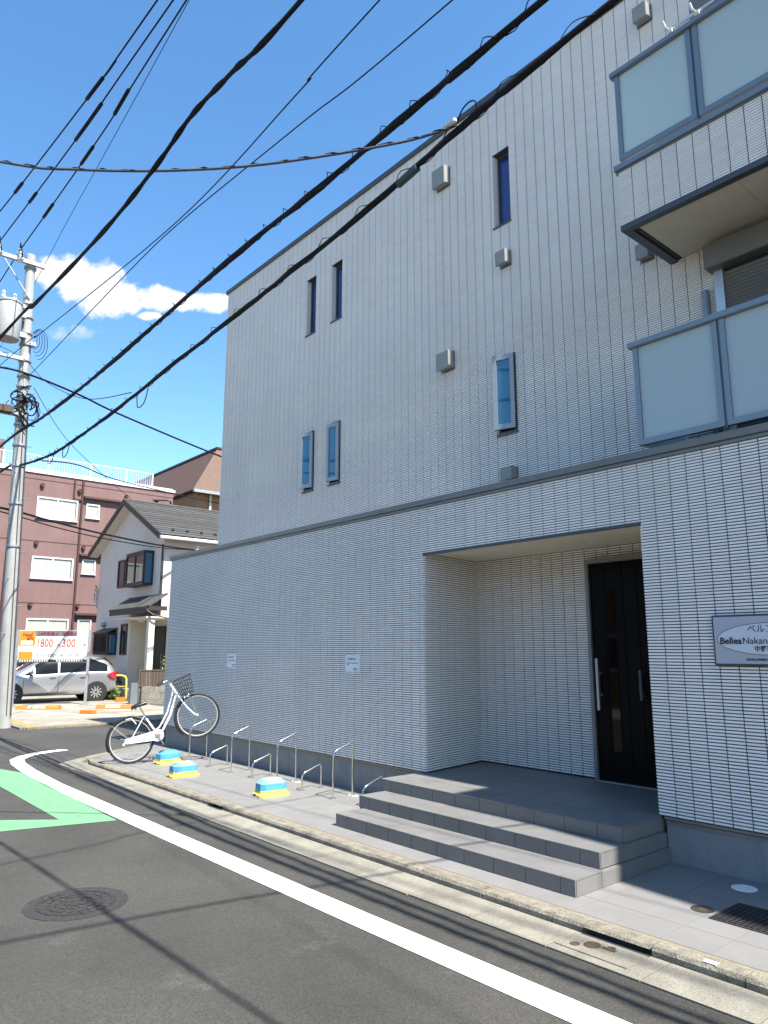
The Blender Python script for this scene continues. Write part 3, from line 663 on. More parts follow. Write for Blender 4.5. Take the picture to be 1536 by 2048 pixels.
for k, x in enumerate(LX):
    lab = ['low steel bike rack hoop nearest to the bicycle', 'second low steel bike rack hoop counted from the bicycle', 'third low steel bike rack hoop counted from the bicycle', 'low steel bike rack hoop partly hidden behind the entrance steps'][k]
    o = low if k == 0 else dup(low, (x, 5.17, 0), lab)
    o.location = (x, 5.17, 0); o['label'] = lab
for (x, y) in ((-8.09, 5.45), (-6.92, 5.45)):
    pts = [(x+.07*(1+.25*math.sin(3*a))*math.cos(a), y+.05*(1+.3*math.cos(2*a))*math.sin(a)) for a in [2*math.pi*k/14 for k in range(14)]]
    MB().prism(pts, 0, .0045).build('mortar_patch', M_PATCH, pave_o)

# ------------------------------------------------------------------ blue and yellow blocks
def block(loc, rot, label, light):
    t = thing('parking_block', label, 'concrete block', loc, 'blue and yellow concrete blocks'); t.rotation_euler = (0, 0, rot); t.scale = (.83, .83, .83)
    def octo(hx, hy, c): return [(-hx+c, -hy), (hx-c, -hy), (hx, -hy+c), (hx, hy-c), (hx-c, hy), (-hx+c, hy), (-hx, hy-c), (-hx, -hy+c)]
    def loft(levels):
        mb = MB(); n = 8
        vs = [(x, y, z) for (hx, hy, c, z) in levels for x, y in octo(hx, hy, c)]
        fs = [tuple(range(n-1, -1, -1)), tuple(range((len(levels)-1)*n, len(levels)*n))]
        for i in range(len(levels)-1):
            for k in range(n): fs.append((i*n+k, i*n+(k+1) % n, (i+1)*n+(k+1) % n, (i+1)*n+k))
        return mb.add(vs, fs)
    mats = []
    for nm, lv, m in (('base', [(.165, .235, .04, 0), (.165, .235, .04, .02), (.135, .205, .05, .045), (.132, .20, .05, .08)], M_YEL),
                      ('side_band', [(.131, .20, .05, .0801), (.128, .196, .05, .165)], M_BLUE),
                      ('top_cap', [(.128, .196, .05, .1651), (.085, .135, .03, .213), (.083, .132, .03, .215)], M_BLUEL if light else M_BLUE)):
        o = bpy.data.objects.new(nm, loft(lv).mesh(nm, m)); COL.objects.link(o); o.parent = t
    o = bpy.data.objects.new('worn_top', MB().box(-.07, .07, -.11, .12, .2151, .2165).mesh('worn_top', M_PATCH)) if light else None
    if o: COL.objects.link(o); o.parent = t
    o = bpy.data.objects.new('slot', MB().box(-.05, .0, -.237, -.2, .003, .03).mesh('slot', M_INNER)); COL.objects.link(o); o.parent = t
    return t
block((-10.62, 4.88, 0), .12, 'blue and yellow concrete block just behind the bicycle rear wheel', False)
block((-9.42, 4.55, 0), -.03, 'blue and yellow concrete block in the middle of the three, between kerb and racks', True)
block((-7.57, 4.76, 0), -.10, 'blue and yellow concrete block nearest to the entrance steps', True)

# ------------------------------------------------------------------ bicycle
BX, BA = -10.9, math.radians(19.5); BH = Vector((.428, .904, 0)); BS = Vector((.904, -.428, 0))
bike = thing('bicycle', 'white city bicycle with wire basket, front wheel lifted onto the rack', 'bicycle', (BX, 4.41, 0))
def bp(u, v, x=0.0):
    p = Vector((BX, 4.41, .332))+BH*(u*math.cos(BA)-v*math.sin(BA))+Vector((0, 0, u*math.sin(BA)+v*math.cos(BA)))+BS*x; return (p.x, p.y, p.z)
def btube(name, pts, r, m, parent=bike, n=10):
    if m is M_WHITE: r = [q*.85 for q in r] if isinstance(r, list) else r*.85
    return MB().tube([bp(*p) for p in pts], r, n).build(name, m, parent, True)
axx = BS.copy()
def wheel(u, v, nm):
    c = Vector(bp(u, v)); e1 = BH*math.cos(BA)+Vector((0, 0, math.sin(BA))); e2 = BH*-math.sin(BA)+Vector((0, 0, math.cos(BA)))
    ring = lambda R, k, x=0: c+axx*x+(e1*math.cos(k)+e2*math.sin(k))*R
    K = [2*math.pi*k/48 for k in range(48)]
    wt = MB().tube([ring(.316, k) for k in K], .0175, 8, True).build(nm, M_BLACK, bike, True)
    MB().tube([ring(.293, k) for k in K], .009, 6, True).build('rim', M_RIM, wt, True)
    MB().lathe(c-axx*.045, axx, [(.012, 0), (.022, .008), (.016, .02), (.016, .07), (.022, .082), (.012, .09)], 14).build('hub', M_STEEL, wt, True)
    sp = MB()
    for k in range(32):
        a = 2*math.pi*k/32; s = 1 if k % 2 else -1; off = (.35 if (k//2) % 2 else -.35)
        sp.tube([ring(.02, a+off, s*.032), ring(.288, a, s*.003)], .0013, 4, caps=False)
    stuff(sp.build('spokes', M_STEEL, wt))
    return wt
wr = wheel(0, 0, 'rear_wheel'); wf_ = wheel(1.0, 0, 'front_wheel')
BBp = (.38, -.065); HT, HB = (.755, .585), (.805, .405)
btube('seat_tube', [(BBp[0], BBp[1]), (.29, .22)], .018, M_WHITE); btube('seat_post', [(.29, .22), (.25, .41)], .013, M_STEEL)
btube('head_tube', [HT, HB], .021, M_WHITE)
btube('down_tube', [(HB[0]-.005, HB[1]+.02), (.63, .15), (.47, -.02), (BBp[0]+.02, BBp[1])], .021, M_WHITE)
btube('top_tube', [(.775, .49), (.60, .20), (.44, .04), (.365, .01)], .014, M_WHITE)
for s in (-1, 1):
    btube('chain_stay', [(BBp[0], BBp[1], s*.03), (0, 0, s*.058)], .010, M_WHITE); btube('seat_stay', [(.275, .265, s*.025), (0, 0, s*.06)], .0085, M_WHITE)
    btube('fork_blade', [(.81, .385, s*.03), (.825, .35, s*.05), (.89, .17, s*.055), (.955, .05, s*.052), (1.0, 0, s*.05)], [.014, .014, .012, .010, .009], M_WHITE)
    btube('handlebar', [(.745, .62, 0), (.785, .635, s*.07), (.77, .65, s*.19), (.67, .65, s*.25), (.61, .645, s*.255)], .011, M_STEEL)
    btube('grip', [(.68, .65, s*.248), (.575, .64, s*.257)], .017, M_BLACK)
    btube('brake_lever', [(.71, .635, s*.24), (.67, .61, s*.25), (.60, .605, s*.25)], .006, M_STEEL)
    btube('fender_stay', [(0, 0, s*.065), (-.19, .29, s*.03)], .003, M_STEEL); btube('fender_stay', [(1.0, 0, s*.06), (.78, -.26, s*.03)], .003, M_STEEL)
    btube('pedal_crank', [(BBp[0], BBp[1], s*.07), (BBp[0]+s*.05, BBp[1]-s*.16, s*.085)], .009, M_STEEL)
    c = bp(BBp[0]+s*.05, BBp[1]-s*.16, s*.135); MB().obox(c, BS, BH, (0, 0, 1), .045, .035, .012).build('pedal', M_BLACK, bike, bevel=.004)
btube('stem', [HT, (.74, .625)], .014, M_STEEL)
c = Vector(bp(*BBp)); cg = MB().lathe(c+axx*.045, axx, [(.075, 0), (.088, .004), (.088, .012), (.075, .018), (.06, .018)], 32).build('chain_guard_disc', M_WHITE, bike, True)
MB().lathe(c+axx*.064, axx, [(.045, 0), (.045, .004), (.02, .006)], 20).build('chainring', M_STEEL, cg, True)
gd = [(BBp[0]+.02, BBp[1]+.075), (-.06, .045), (-.09, .0), (-.06, -.03), (BBp[0]+.02, BBp[1]-.075)]
MB().extr([bp(u, v, .048) for u, v in gd], BS*.016).build('chain_case', M_WHITE, bike, bevel=.004)
def fender(u, v, a0, a1, m, nm):
    mb = MB(); vs = []; n = 18
    for k in range(n+1):
        a = math.radians(a0+(a1-a0)*k/n)
        for x, R in ((-.026, .338), (0, .352), (.026, .338)): vs.append(bp(u+R*math.cos(a), v+R*math.sin(a), x))
    mb.add(vs, [(3*k+j, 3*k+j+1, 3*k+j+4, 3*k+j+3) for k in range(n) for j in (0, 1)]); o = mb.build(nm, m, bike, True)
    md = o.modifiers.new('thick', 'SOLIDIFY'); md.thickness = .002; return o
fender(0, 0, 25, 190, M_BLACK, 'rear_fender'); fender(1.0, 0, 105, 215, M_BLACK, 'front_fender')
# saddle
mb = MB(); vs = []; n = 12
for k, (u, hw, h) in enumerate(((.135, .07, .0), (.155, .10, .012), (.20, .105, .016), (.26, .07, .012), (.315, .03, .01), (.36, .018, .004))):
    for j in range(n):
        a = 2*math.pi*j/n; vs.append(bp(u, .435+h+.028*math.sin(a)*(1 if math.sin(a) > 0 else 1.1), hw*math.cos(a)))
mb.add(vs, [(k*n+j, k*n+(j+1) % n, (k+1)*n+(j+1) % n, (k+1)*n+j) for k in range(5) for j in range(n)] + [tuple(range(n)), tuple(range(5*n, 6*n))]); mb.build('saddle', M_SADDLE, bike, True)
for s in (-1, 1): MB().tube([bp(.19, .395, s*.035), bp(.185, .425, s*.035)], .012, 8).build('saddle_spring', M_STEEL, bike)
# wire basket
bk = MB(); T = [(.81, .605), (1.075, .625)]; Bt = [(.865, .375), (1.05, .365)]; hw = (.17, .13)
def rect(f):
    (u0, v0), (u1, v1) = [((T[i][0]*(1-f)+Bt[i][0]*f), (T[i][1]*(1-f)+Bt[i][1]*f)) for i in (0, 1)]; h = hw[0]*(1-f)+hw[1]*f
    return [(u0, v0, -h), (u1, v1, -h), (u1, v1, h), (u0, v0, h)]
for f in (0, .25, .5, .75, 1): bk.tube([bp(*p) for p in rect(f)],   .007 if f in (0, 1) else .0036, 5, True)
def lerp(a, b_, t): return tuple(x*(1-t)+y*t for x, y in zip(a, b_))
for e in range(4):
    for k in range(7):
        t_ = k/7; A = rect(0); B_ = rect(1); bk.tube([bp(*lerp(A[e], A[(e+1) % 4], t_)), bp(*lerp(B_[e], B_[(e+1) % 4], t_))], .0034, 4)
for k in range(1, 7):
    B_ = rect(1); bk.tube([bp(*lerp(B_[0], B_[1], k/7)), bp(*lerp(B_[3], B_[2], k/7))], .0034, 4); bk.tube([bp(*lerp(B_[0], B_[3], k/7)), bp(*lerp(B_[1], B_[2], k/7))], .0034, 4)
bk.build('basket', M_BLACK, bike)
btube('basket_stay', [(.97, .37, .06), (1.0, .0, .062)], .004, M_STEEL); btube('basket_stay', [(.97, .37, -.06), (1.0, .0, -.062)], .004, M_STEEL)
MB().lathe(bp(.93, .34), BH*math.cos(BA)+Vector((0, 0, math.sin(BA))), [(.012, -.03), (.035, 0), (.038, .03), (.034, .04)], 16).build('head_lamp', M_STEEL, bike, True)
btube('brake_arm', [(.87, .355, .0), (.90, .32, .03), (.89, .28, .03)], .008, M_STEEL)
btube('kickstand', [(0, -.01, -.07), (-.14, .06, -.08)], .008, M_STEEL)
MB().lathe(bp(-.1, -.02, .05), BS, [(.02, 0), (.02, .006)], 12).build('side_reflector', M_CERAM, bike)
btube('rear_lock', [(.14, .20, .06), (.10, .30, .06), (.02, .31, .06)], .009, M_CERAM)

# ------------------------------------------------------------------ parking lot
pk = MB(); pk.prism([(-17.5, 4.70), (-17.5, 9.6), (-60, 9.6), (-60, 4.78), (-19.9, 4.74)], -.3, -.035); pk_o = struct(pk.build('parking_lot', M_PARK))
pk2 = MB(); pk2.prism([(-17.5, 9.6), (-17.5, 60), (-60, 60), (-60, 9.6)], -.3, -.037); struct(pk2.build('yard', M_ASPH2))
for k in range(9):
    y0 = 4.72+k*.6; MB().prism([(-17.4, y0), (-17.4, y0+.594), (-17.56, y0+.594), (-17.56, y0)], -.3, -.022).build('kerb_stone', M_KERB, pk_o)
for k in range(5):
    x0 = -17.57-k*.6; MB().prism([(x0, 4.62), (x0, 4.78), (x0-.594, 4.78), (x0-.594, 4.62)], -.3, -.0215).build('kerb_stone', M_KERB, pk_o)
ribbon([(-17.75, 4.9), (-17.72, 9.5)], .14, -.030).build('yellow_line', M_YELL, pk_o)
ribbon([(-17.8, 4.93), (-21.6, 5.05)], .16, -.031).build('yellow_line', M_YELL, pk_o)
ribbon([(-22.6, 5.9), (-18.0, 7.6)], .10, -.0305).build('white_bay_line', M_WHITEPAINT, pk_o)
ribbon([(-20.6, 6.8), (-20.2, 9.4)], .12, -.0302).build('yellow_line', M_YELL, pk_o)
ribbon([(-24.0, 8.6), (-22.6, 10.1)], .14, -.0301).build('yellow_line', M_YELL, pk_o)
def lockplate(a, b_, label):
    a = Vector((*a, -.035)); b_ = Vector((*b_, -.035)); d = (b_-a); ln = d.length; d.normalize(); nn = Vector((d.y, -d.x, 0))
    t = thing('lock_plate', label, 'lock plate', tuple((a+b_)/2), 'orange parking lock plates')
    prof = [(-.11, 0), (-.10, .03), (-.06, .10), (.06, .10), (.12, .02), (.12, 0)]
    MB().extr([a+nn*u+Vector((0, 0, v)) for u, v in prof], d*ln).build('flap', M_ORANGE, t, bevel=.006)
    w0, w1 = ln*.28, ln*.68
    p = MB(); fr = lambda s, u, v: a+d*s+nn*u+Vector((0, 0, v))
    p.quad(fr(w0, .125, .025), fr(w1, .125, .025), fr(w1, .0645, .103), fr(w0, .0645, .103)); p.build('white_band', M_PLBAND, t)
    upv = (fr(w0, .0645, .103)-fr(w0, .125, .025)).normalized()
    text_mesh('lettering', 'NAVI ARK', .075, M_OLIVE, fr((w0+w1)/2, .12, .038), d, upv, t, .01, 'CENTER', lift=.004)
    return t
lockplate((-23.2, 5.98), (-22.45, 6.95), 'orange lock plate with white band below the parking price sign')
lockplate((-22.0, 7.83), (-21.3, 8.62), 'orange lock plate with white band behind the bicycle saddle')
tag(MB().prism([(-20.7, 6.92), (-20.5, 7.12), (-20.25, 7.22), (-20.2, 7.06), (-20.45, 6.85)], -.036, .05).build('wheel_stop', M_ORANGE, bevel=.012), 'low orange block on the ground between the two lock plates', 'wheel stop')
tag(MB().prism([(-24.6, 9.35), (-24.45, 9.62), (-24.2, 9.52), (-24.3, 9.25)], -.036, .10).build('wheel_stop', M_ORANGE, bevel=.012), 'dark orange block right behind the silver car rear wheel', 'wheel stop')
# price sign
sa = Vector((-24.69, 6.26, 0)); sd = Vector((1.04, 1.77, 0)).normalized(); sn_ = Vector((sd.y, -sd.x, 0))
ps = thing('price_sign', 'white and orange parking price sign board on two grey posts', 'sign', tuple(sa+sd*1.02))
def sgb(s0, s1, z0, z1, t0, t1): return MB().obox(sa+sd*(s0+s1)/2+sn_*(t0+t1)/2+Vector((0, 0, (z0+z1)/2)), sd, sn_, (0, 0, 1), (s1-s0)/2, (t1-t0)/2, (z1-z0)/2)
for s0 in (-.09, 2.03):
    po = sgb(s0, s0+.075, -.06, 2.26, -.05, .03).build('post', M_GALV, ps); sgb(s0-.05, s0+.125, -.05, -.02, -.1, .08).build('base_plate', M_GALV, po)
sgb(-.01, 2.025, 1.25, 2.24, -.03, .01).build('board', M_SIGNW, ps, bevel=.004)
sgb(0, .47, 1.77, 2.22, .0105, .014).build('orange_panel', M_SIGNO, ps); sgb(.02, .42, 1.36, 1.58, .0105, .014).build('orange_panel', M_SIGNO, ps)
sgb(0, 2.02, 1.26, 1.345, .0105, .014).build('black_strip', M_INK, ps); sgb(.06, .40, 1.80, 1.92, .0145, .016).build('white_panel', M_SIGNW, ps)
sgb(.45, 1.68, 2.06, 2.23, .0105, .013).build('grey_header', M_ALUG, ps)
def st_(txt, size, m, s, z, bold=0., sx=1., align='LEFT'): text_mesh('lettering', txt, size, m, sa+sd*s+sn_*.0165+Vector((0, 0, z)), sd, (0, 0, 1), ps, bold, align, sx)
st_('Navi', .15, M_RED, .10, 2.05, .02); st_('ark', .15, M_RED, .22, 1.95, .02)
st_('24時間最大', .125, M_RED, .53, 2.08, .012); st_('夜間最大', .125, M_RED, 1.24, 2.08, .012, .9)
st_('1800', .345, M_ORRED, .50, 1.735, .004, .72); st_('円', .12, M_ORRED, 1.10, 1.735, .01); st_('300', .345, M_ORRED, 1.25, 1.735, .004, .80); st_('円', .12, M_ORRED, 1.87, 1.735, .01)
st_('15', .13, M_OLIVE, .48, 1.44); st_('分毎', .08, M_OLIVE, .63, 1.44); st_('200', .13, M_OLIVE, .86, 1.44, .012); st_('円', .08, M_OLIVE, 1.10, 1.44)
st_('60', .13, M_OLIVE, 1.23, 1.44); st_('分毎', .08, M_OLIVE, 1.40, 1.44); st_('100', .13, M_OLIVE, 1.60, 1.44); st_('円', .08, M_OLIVE, 1.84, 1.44)
b = MB()
for k in range(26):
    if 11 < k < 15: continue
    q = sgb(.05+k*.072, .05+k*.072+.045, 1.285, 1.325, .0145, .0155); b.add(q.v, q.f)
b.build('small_print', M_SIGNW, ps)

# cars
def car(name, label, base, hdg, paint, detail=True):
    """hatchback, local s forward, t right side positive, z up"""
    t = thing(name, label, 'car', base)
    f = Vector((math.cos(hdg), math.sin(hdg), 0)); r = Vector((f.y, -f.x, 0)); B = Vector(base)
    P = lambda s, tt, z: B+f*s+r*tt+Vector((0, 0, z))
    ST_ = [  # s, halfwidth, sill z, belt z, roof z, roof halfwidth
        (-1.98, .60, .42, .72, .74, .50), (-1.93, .74, .30, .90, .95, .60), (-1.80, .81, .24, .96, 1.22, .58), (-1.55, .835, .22, .965, 1.44, .57), (-1.1, .845, .20, .955, 1.50, .57), (-.5, .845, .19, .93, 1.525, .575), (0.0, .845, .19, .905, 1.52, .575),
        (.35, .845, .19, .885, 1.46, .565), (.75, .845, .19, .87, 1.24, .58), (1.10, .84, .19, .86, .99, .62), (1.30, .83, .20, .83, .91, .63), (1.70, .80, .21, .74, .80, .58), (1.98, .70, .24, .62, .68, .48), (2.06, .58, .32, .52, .56, .40)]
    def sec(s_):
        s, hw, zs, zb, zr, rh = s_
        return [(hw*.90, zs), (hw*.985, zs+.10), (hw, zs+(zb-zs)*.55), (hw*.985, zb-.05), (hw*.955, zb), (rh+(hw*.955-rh)*.30, zb+(zr-zb)*.72), (rh*.93, zb+(zr-zb)*.93), (rh*.55, zr-.004), (0, zr)]
    secs = [sec(q) for q in ST_]; vs = []; K = len(secs[0])
    for q, c in zip(ST_, secs):
        row = [P(q[0], h, z) for h, z in c]; row += [P(q[0], -h, z) for h, z in reversed(c[:-1])]; vs += row
    n = 2*K-1; fs = [(i*n+k, i*n+k+1, (i+1)*n+k+1, (i+1)*n+k) for i in range(len(ST_)-1) for k in range(n-1)]
    fs += [(i*n+n-1, i*n, (i+1)*n, (i+1)*n+n-1) for i in range(len(ST_)-1)] + [tuple(range(n)), tuple(range((len(ST_)-1)*n, len(ST_)*n))]
    body = MB().add(vs, fs).build('body', paint, t, True); sm = body.modifiers.new('s', 'SUBSURF'); sm.levels = sm.render_levels = 2
    def at(s, w_):  # side surface point between belt (0) and roof edge (1)
        for a, b_ in zip(ST_[:-1], ST_[1:]):
            if a[0] <= s <= b_[0]:
                k = (s-a[0])/(b_[0]-a[0]); q = [x*(1-k)+y*k for x, y in zip(a, b_)]; break
        c = sec(q); k5 = (c[5][1]-c[4][1])/(c[6][1]-c[4][1]); A_, B_2, t_ = (c[4], c[5], w_/k5) if w_ < k5 else (c[5], c[6], (w_-k5)/(1-k5))
        return (A_[0]+(B_2[0]-A_[0])*t_, A_[1]+(B_2[1]-A_[1])*t_)
    for sd_ in (1, -1):
        for (s0, s1, tp0, tp1) in ((-1.62, -1.02, .55, .92), (-.98, -.12, .93, .95), (-.07, .62, .95, .80), (.65, .98, .55, .1)):
            mb = MB(); vs = []; m_ = 7
            for k in range(m_):
                s = s0+(s1-s0)*k/(m_-1); tp = tp0+(tp1-tp0)*k/(m_-1)
                for w_ in (.04, .35, .65, 1.0):
                    h, z = at(s, w_*tp); vs.append(P(s, sd_*(h+.012), z))
            mb.add(vs, [(4*k+j, 4*k+j+1, 4*k+j+5, 4*k+j+4) for k in range(m_-1) for j in range(3)]); mb.build('side_window', M_CARGL, t, True)
        if detail:
            for s in (-1.0, -.09, .95):
                mb = MB(); mb.tube([P(s, sd_*.852, .26), P(s, sd_*.861, .55), P(s-.02, sd_*.845, .88)], .005, 5); mb.build('door_seam', M_TRIM, t)
            for s in (-.85, .08): MB().obox(P(s, sd_*.852, .80), f, r, (0, 0, 1), .09, .02, .014).build('door_handle', paint, t, bevel=.006)
            MB().obox(P(.72, sd_*.93, .95), f, r, (0, 0, 1), .06, .09, .06).build('wing_mirror', paint, t, bevel=.025)
            MB().extr([P(-1.95, sd_*.70, .98), P(-1.78, sd_*.83, .94), P(-1.60, sd_*.85, .86), P(-1.74, sd_*.86, .76), P(-1.90, sd_*.80, .70)], r*sd_*.015).build('tail_light', M_TAIL, t, bevel=.005)
            MB().extr([P(1.55, sd_*.80, .72), P(1.95, sd_*.66, .60), P(1.93, sd_*.70, .52), P(1.6, sd_*.83, .60)], r*sd_*.02).build('headlight', M_CERAM, t)
        for s in (-1.28, 1.28):
            ar = MB(); ar.lathe(P(s, sd_*.70, .30), r*sd_, [(.355, 0), (.355, .158), (.34, .161)], 28); ar.build('wheel_arch', M_BLACK, t)
            ty = MB().lathe(P(s, sd_*.66, .298), r*sd_, [(.25, 0), (.296, .02), (.298, .17), (.285, .195), (.215, .20), (.205, .185)], 32).build('tyre', M_BLACK, t, True)
            rm = MB(); rm.lathe(P(s, sd_*.84, .298), r*sd_, [(.206, 0), (.206, .018), (.185, .02), (.18, .002), (.05, .0), (.05, .012), (.02, .016)], 28)
            for k in range(10):
                a = 2*math.pi*k/10; dv = f*math.cos(a)+Vector((0, 0, 1))*math.sin(a); tv = -f*math.sin(a)+Vector((0, 0, 1))*math.cos(a)
                rm.obox(P(s, sd_*.856, .298)+dv*.115, dv, tv, r, .075, .016, .006)
            rm.build('rim', M_ALU, ty)
    # windscreen and rear window
    for (s0, s1, nm) in ((.42, 1.06, 'windscreen'), (-1.86, -1.60, 'rear_window')):
        mb = MB(); vs = []; m_ = 5
        for k in range(m_):
            s = s0+(s1-s0)*k/(m_-1)
            for a, b_ in zip(ST_[:-1], ST_[1:]):
                if a[0] <= s <= b_[0]: kk = (s-a[0])/(b_[0]-a[0]); q = [x*(1-kk)+y*kk for x, y in zip(a, b_)]; break
            for w_ in (-1, -.5, 0, .5, 1): vs.append(P(s, w_*q[5]*.86, q[4]+.012-.02*abs(w_)**3)+f*(.01 if s0 > 0 else -.012))
        mb.add(vs, [(5*k+j, 5*k+j+1, 5*k+j+6, 5*k+j+5) for k in range(m_-1) for j in range(4)]); mb.build(nm, M_CARGL, t, True)
    MB().obox(P(-1.96, 0, .42), f, r, (0, 0, 1), .06, .62, .10).build('rear_bumper', paint, t, bevel=.04)
    return t
hd = math.atan2(6.41-8.87, -.30)
fv = Vector((math.cos(hd), math.sin(hd), 0)); rv = Vector((fv.y, -fv.x, 0))
# visible flank is towards +X
mid = Vector((-25.32, 7.62, -.04)); side = Vector((1, 0, 0)); ctr = mid - (rv*.84 if rv.x > 0 else -rv*.84)
car('parked_car', 'silver hatchback parked behind the price sign', tuple(ctr), hd, M_CARS)
car('parked_car', 'dark blue car half hidden behind the silver hatchback and the utility pole', (-30.3, 6.4, -.04), hd, M_CARD, False)

# yellow guard rail, block wall, fence, shrubs
tag(MB().tube([(-26.6, 8.9, .78), (-25.2, 9.75, .77), (-25.12, 9.83, .74), (-25.08, 9.86, .66), (-25.05, 9.88, -.05)], .035, 10).build('guard_rail', M_YEL, None, True), 'yellow tubular guard rail behind the silver car', 'guard rail')
gro = [o for o in bpy.data.objects if o.name.startswith('guard_rail')][0]
MB().tube([(-26.6, 8.9, .42), (-25.07, 9.87, .40)], .02, 8).build('lower_bar', M_YEL, gro, True)
bw = thing('block_wall', 'low weathered concrete block wall below the brown fence', 'wall', (-22.8, 10.5, 0))
MB().box(-22.95, -22.82, 9.5, 15, -.1, .49).build('core', M_BLOCKW, bw)
for r_ in range(3):
    for k in range(14):
        y0 = 9.5+k*.4-(.2 if r_ % 2 else 0); y1 = min(y0+.394, 15); y0 = max(y0, 9.5)
        if y1-y0 > .05: MB().box(-22.818, -22.80+random.uniform(-.003, .003), y0, y1, -.09+r_*.195, -.09+r_*.195+.189).build('block', M_BLOCKW, bw)
for k in range(1):
    MB().box(-22.95, -22.82, 9.48, 9.498, -.09, .485).build('end_block', M_BLOCKW, bw)
bf = thing('slat_fence', 'dark brown slatted fence standing on the low block wall', 'fence', (-22.85, 10.5, .5))
b = MB()
for k in range(50):
    y0 = 9.45+k*.1; b.box(-22.89, -22.87, y0+.006, y0+.094, .54, .98)
stuff(b.build('slats', M_FENCE, bf))
for z in (.50, .98): MB().box(-22.90, -22.85, 9.42, 14.5, z, z+.04).build('rail', M_FENCE, bf)
MB().box(-22.91, -22.85, 9.37, 9.42, .3, 1.06).build('post', M_FENCE, bf)
tag(MB().box(-23.02, -22.86, 9.15, 9.38, -.05, .62).build('gate_pillar', M_ALUG, None, bevel=.01), 'short dark grey pillar at the end of the block wall', 'pillar')
def shrub(name, label, c, rx, ry, rz, n, leaf, m, group='shrubs by the house'):
    t = thing(name, label, 'shrub', (c[0], c[1], 0), group); mb = MB()
    for k in range(n):
        while True:
            p = Vector((random.uniform(-1, 1), random.uniform(-1, 1), random.uniform(-1, 1)))
            if p.length < 1: break
        p = Vector((c[0]+p.x*rx, c[1]+p.y*ry, c[2]+p.z*rz*(.8+.4*random.random())))
        a = Vector((random.gauss(0, 1), random.gauss(0, 1), random.gauss(0, .6))).normalized(); b_ = a.cross(Vector((random.gauss(0, 1), random.gauss(0, 1), random.gauss(0, 1)))).normalized(); s = leaf*random.uniform(.6, 1.3)
        mb.add([p-a*s, p+b_*s*.45, p+a*s, p-b_*s*.45], [(0, 1, 2, 3)])
    mb.build('leaves', m, t)
    st_ = MB()
    for k in range(7): st_.tube([(c[0]+random.uniform(-.3, .3)*rx, c[1]+random.uniform(-.3, .3)*ry, -.05), (c[0]+random.uniform(-.8, .8)*rx, c[1]+random.uniform(-.8, .8)*ry, c[2]+rz*.5)], .008, 5)
    st_.build('stems', M_FENCE, t)
shrub('shrub', 'low leafy shrub under the yellow guard rail', (-25.6, 9.55, .17), .55, .25, .2, 420, .075, M_LEAFY)
shrub('shrub', 'low leafy shrub between guard rail and block wall', (-24.7, 10.15, .2), .5, .25, .22, 380, .075, M_LEAFY)
shrub('shrub', 'dark shrub behind the house steps railing', (-27.2, 10.2, .5), .7, .2, .35, 350, .07, M_LEAF)
shrub('shrub', 'sunlit bush behind the brown fence beside the tiled block', (-23.3, 10.75, 1.15), .25, .45, .5, 520, .06, M_LEAFY)

# ------------------------------------------------------------------ white house
hs = thing('white_house', 'pale two storey house with dark gabled roof behind the parking lot', 'house', (-27.4, 14, 0))
HX0, HX1, HY, HYB, HE, HA = -30.55, -24.25, 10.6, 19.0, 5.62, 7.16; HC = (HX0+HX1)/2
b = MB(); b.extr([(HX0, HY, 2.75), (HX1, HY, 2.75), (HX1, HY, HE), (HC, HY, HA), (HX0, HY, HE)], (0, HYB-HY, 0)); b.box(HX0, -27.05, HY, HYB-.01, -.05, 2.749); b.box(-27.049, HX1-.005, 11.5, HYB-.012, -.05, 2.748)
hw_ = b.build('wall', M_HOUSE, hs)
for z in (2.75, 4.2, 5.6): MB().box(HX0-.002, HX1-.3, HY-.004, HY+.002, z, z+.012).build('siding_joint', M_HOUSEC, hw_)
ov_ = .38; sl = (HA-HE)/((HX1-HX0)/2); rfs = None
for s in (-1, 1):
    xe = HC+s*((HX1-HX0)/2+.42); ze = HA-sl*((HX1-HX0)/2+.42)
    b = MB(); b.extr([(HC, HY-ov_, HA+.16), (xe, HY-ov_, ze+.16), (xe, HY-ov_, ze+.02), (HC, HY-ov_, HA+.02)], (0, HYB-HY+2*ov_, 0)); ro = b.build('roof', M_TRIM, hs)
    n = 15
    for k in range(n):
        f0, f1 = k/n, (k+1)/n; z0 = HA+.165+(ze-HA)*f0; z1 = HA+.165+(ze-HA)*f1; x0 = HC+(xe-HC)*f0; x1 = HC+(xe-HC)*(f1+.008)
        b = MB(); b.extr([(x0, HY-ov_+.02, z0+.002), (x1, HY-ov_+.02, z1+.03), (x1, HY-ov_+.02, z1+.002), (x0, HY-ov_+.02, z0-.004)], (0, HYB-HY+2*ov_-.04, 0)); b.build('slate_course', M_ROOF, ro)
    b = MB(); b.extr([(HC, HY-ov_+.03, HA+.0), (xe-s*.1, HY-ov_+.03, ze+.06), (xe-s*.1, HY-ov_+.03, ze+.018), (HC, HY-ov_+.03, HA-.02)], (0, ov_-.034, 0)); b.build('eave_soffit', M_HOUSEC, ro)
    MB().tube([(xe+s*.05, HY-ov_, ze+.06), (xe+s*.05, HYB, ze+.06)], .055, 8).build('roof_gutter', M_OFFW if s > 0 else M_TRIM, ro)
    b = MB(); b.extr([(HC, HY-ov_-.02, HA+.20), (xe, HY-ov_-.02, ze+.20), (xe, HY-ov_-.02, ze-.02), (HC, HY-ov_-.02, HA-.02)], (0, .022, 0)); b.build('bargeboard', M_TRIM, ro)
MB().tube([(HC, HY-ov_-.02, HA+.19), (HC, HYB, HA+.19)], .05, 8).build('ridge_cap', M_ROOF, hs)
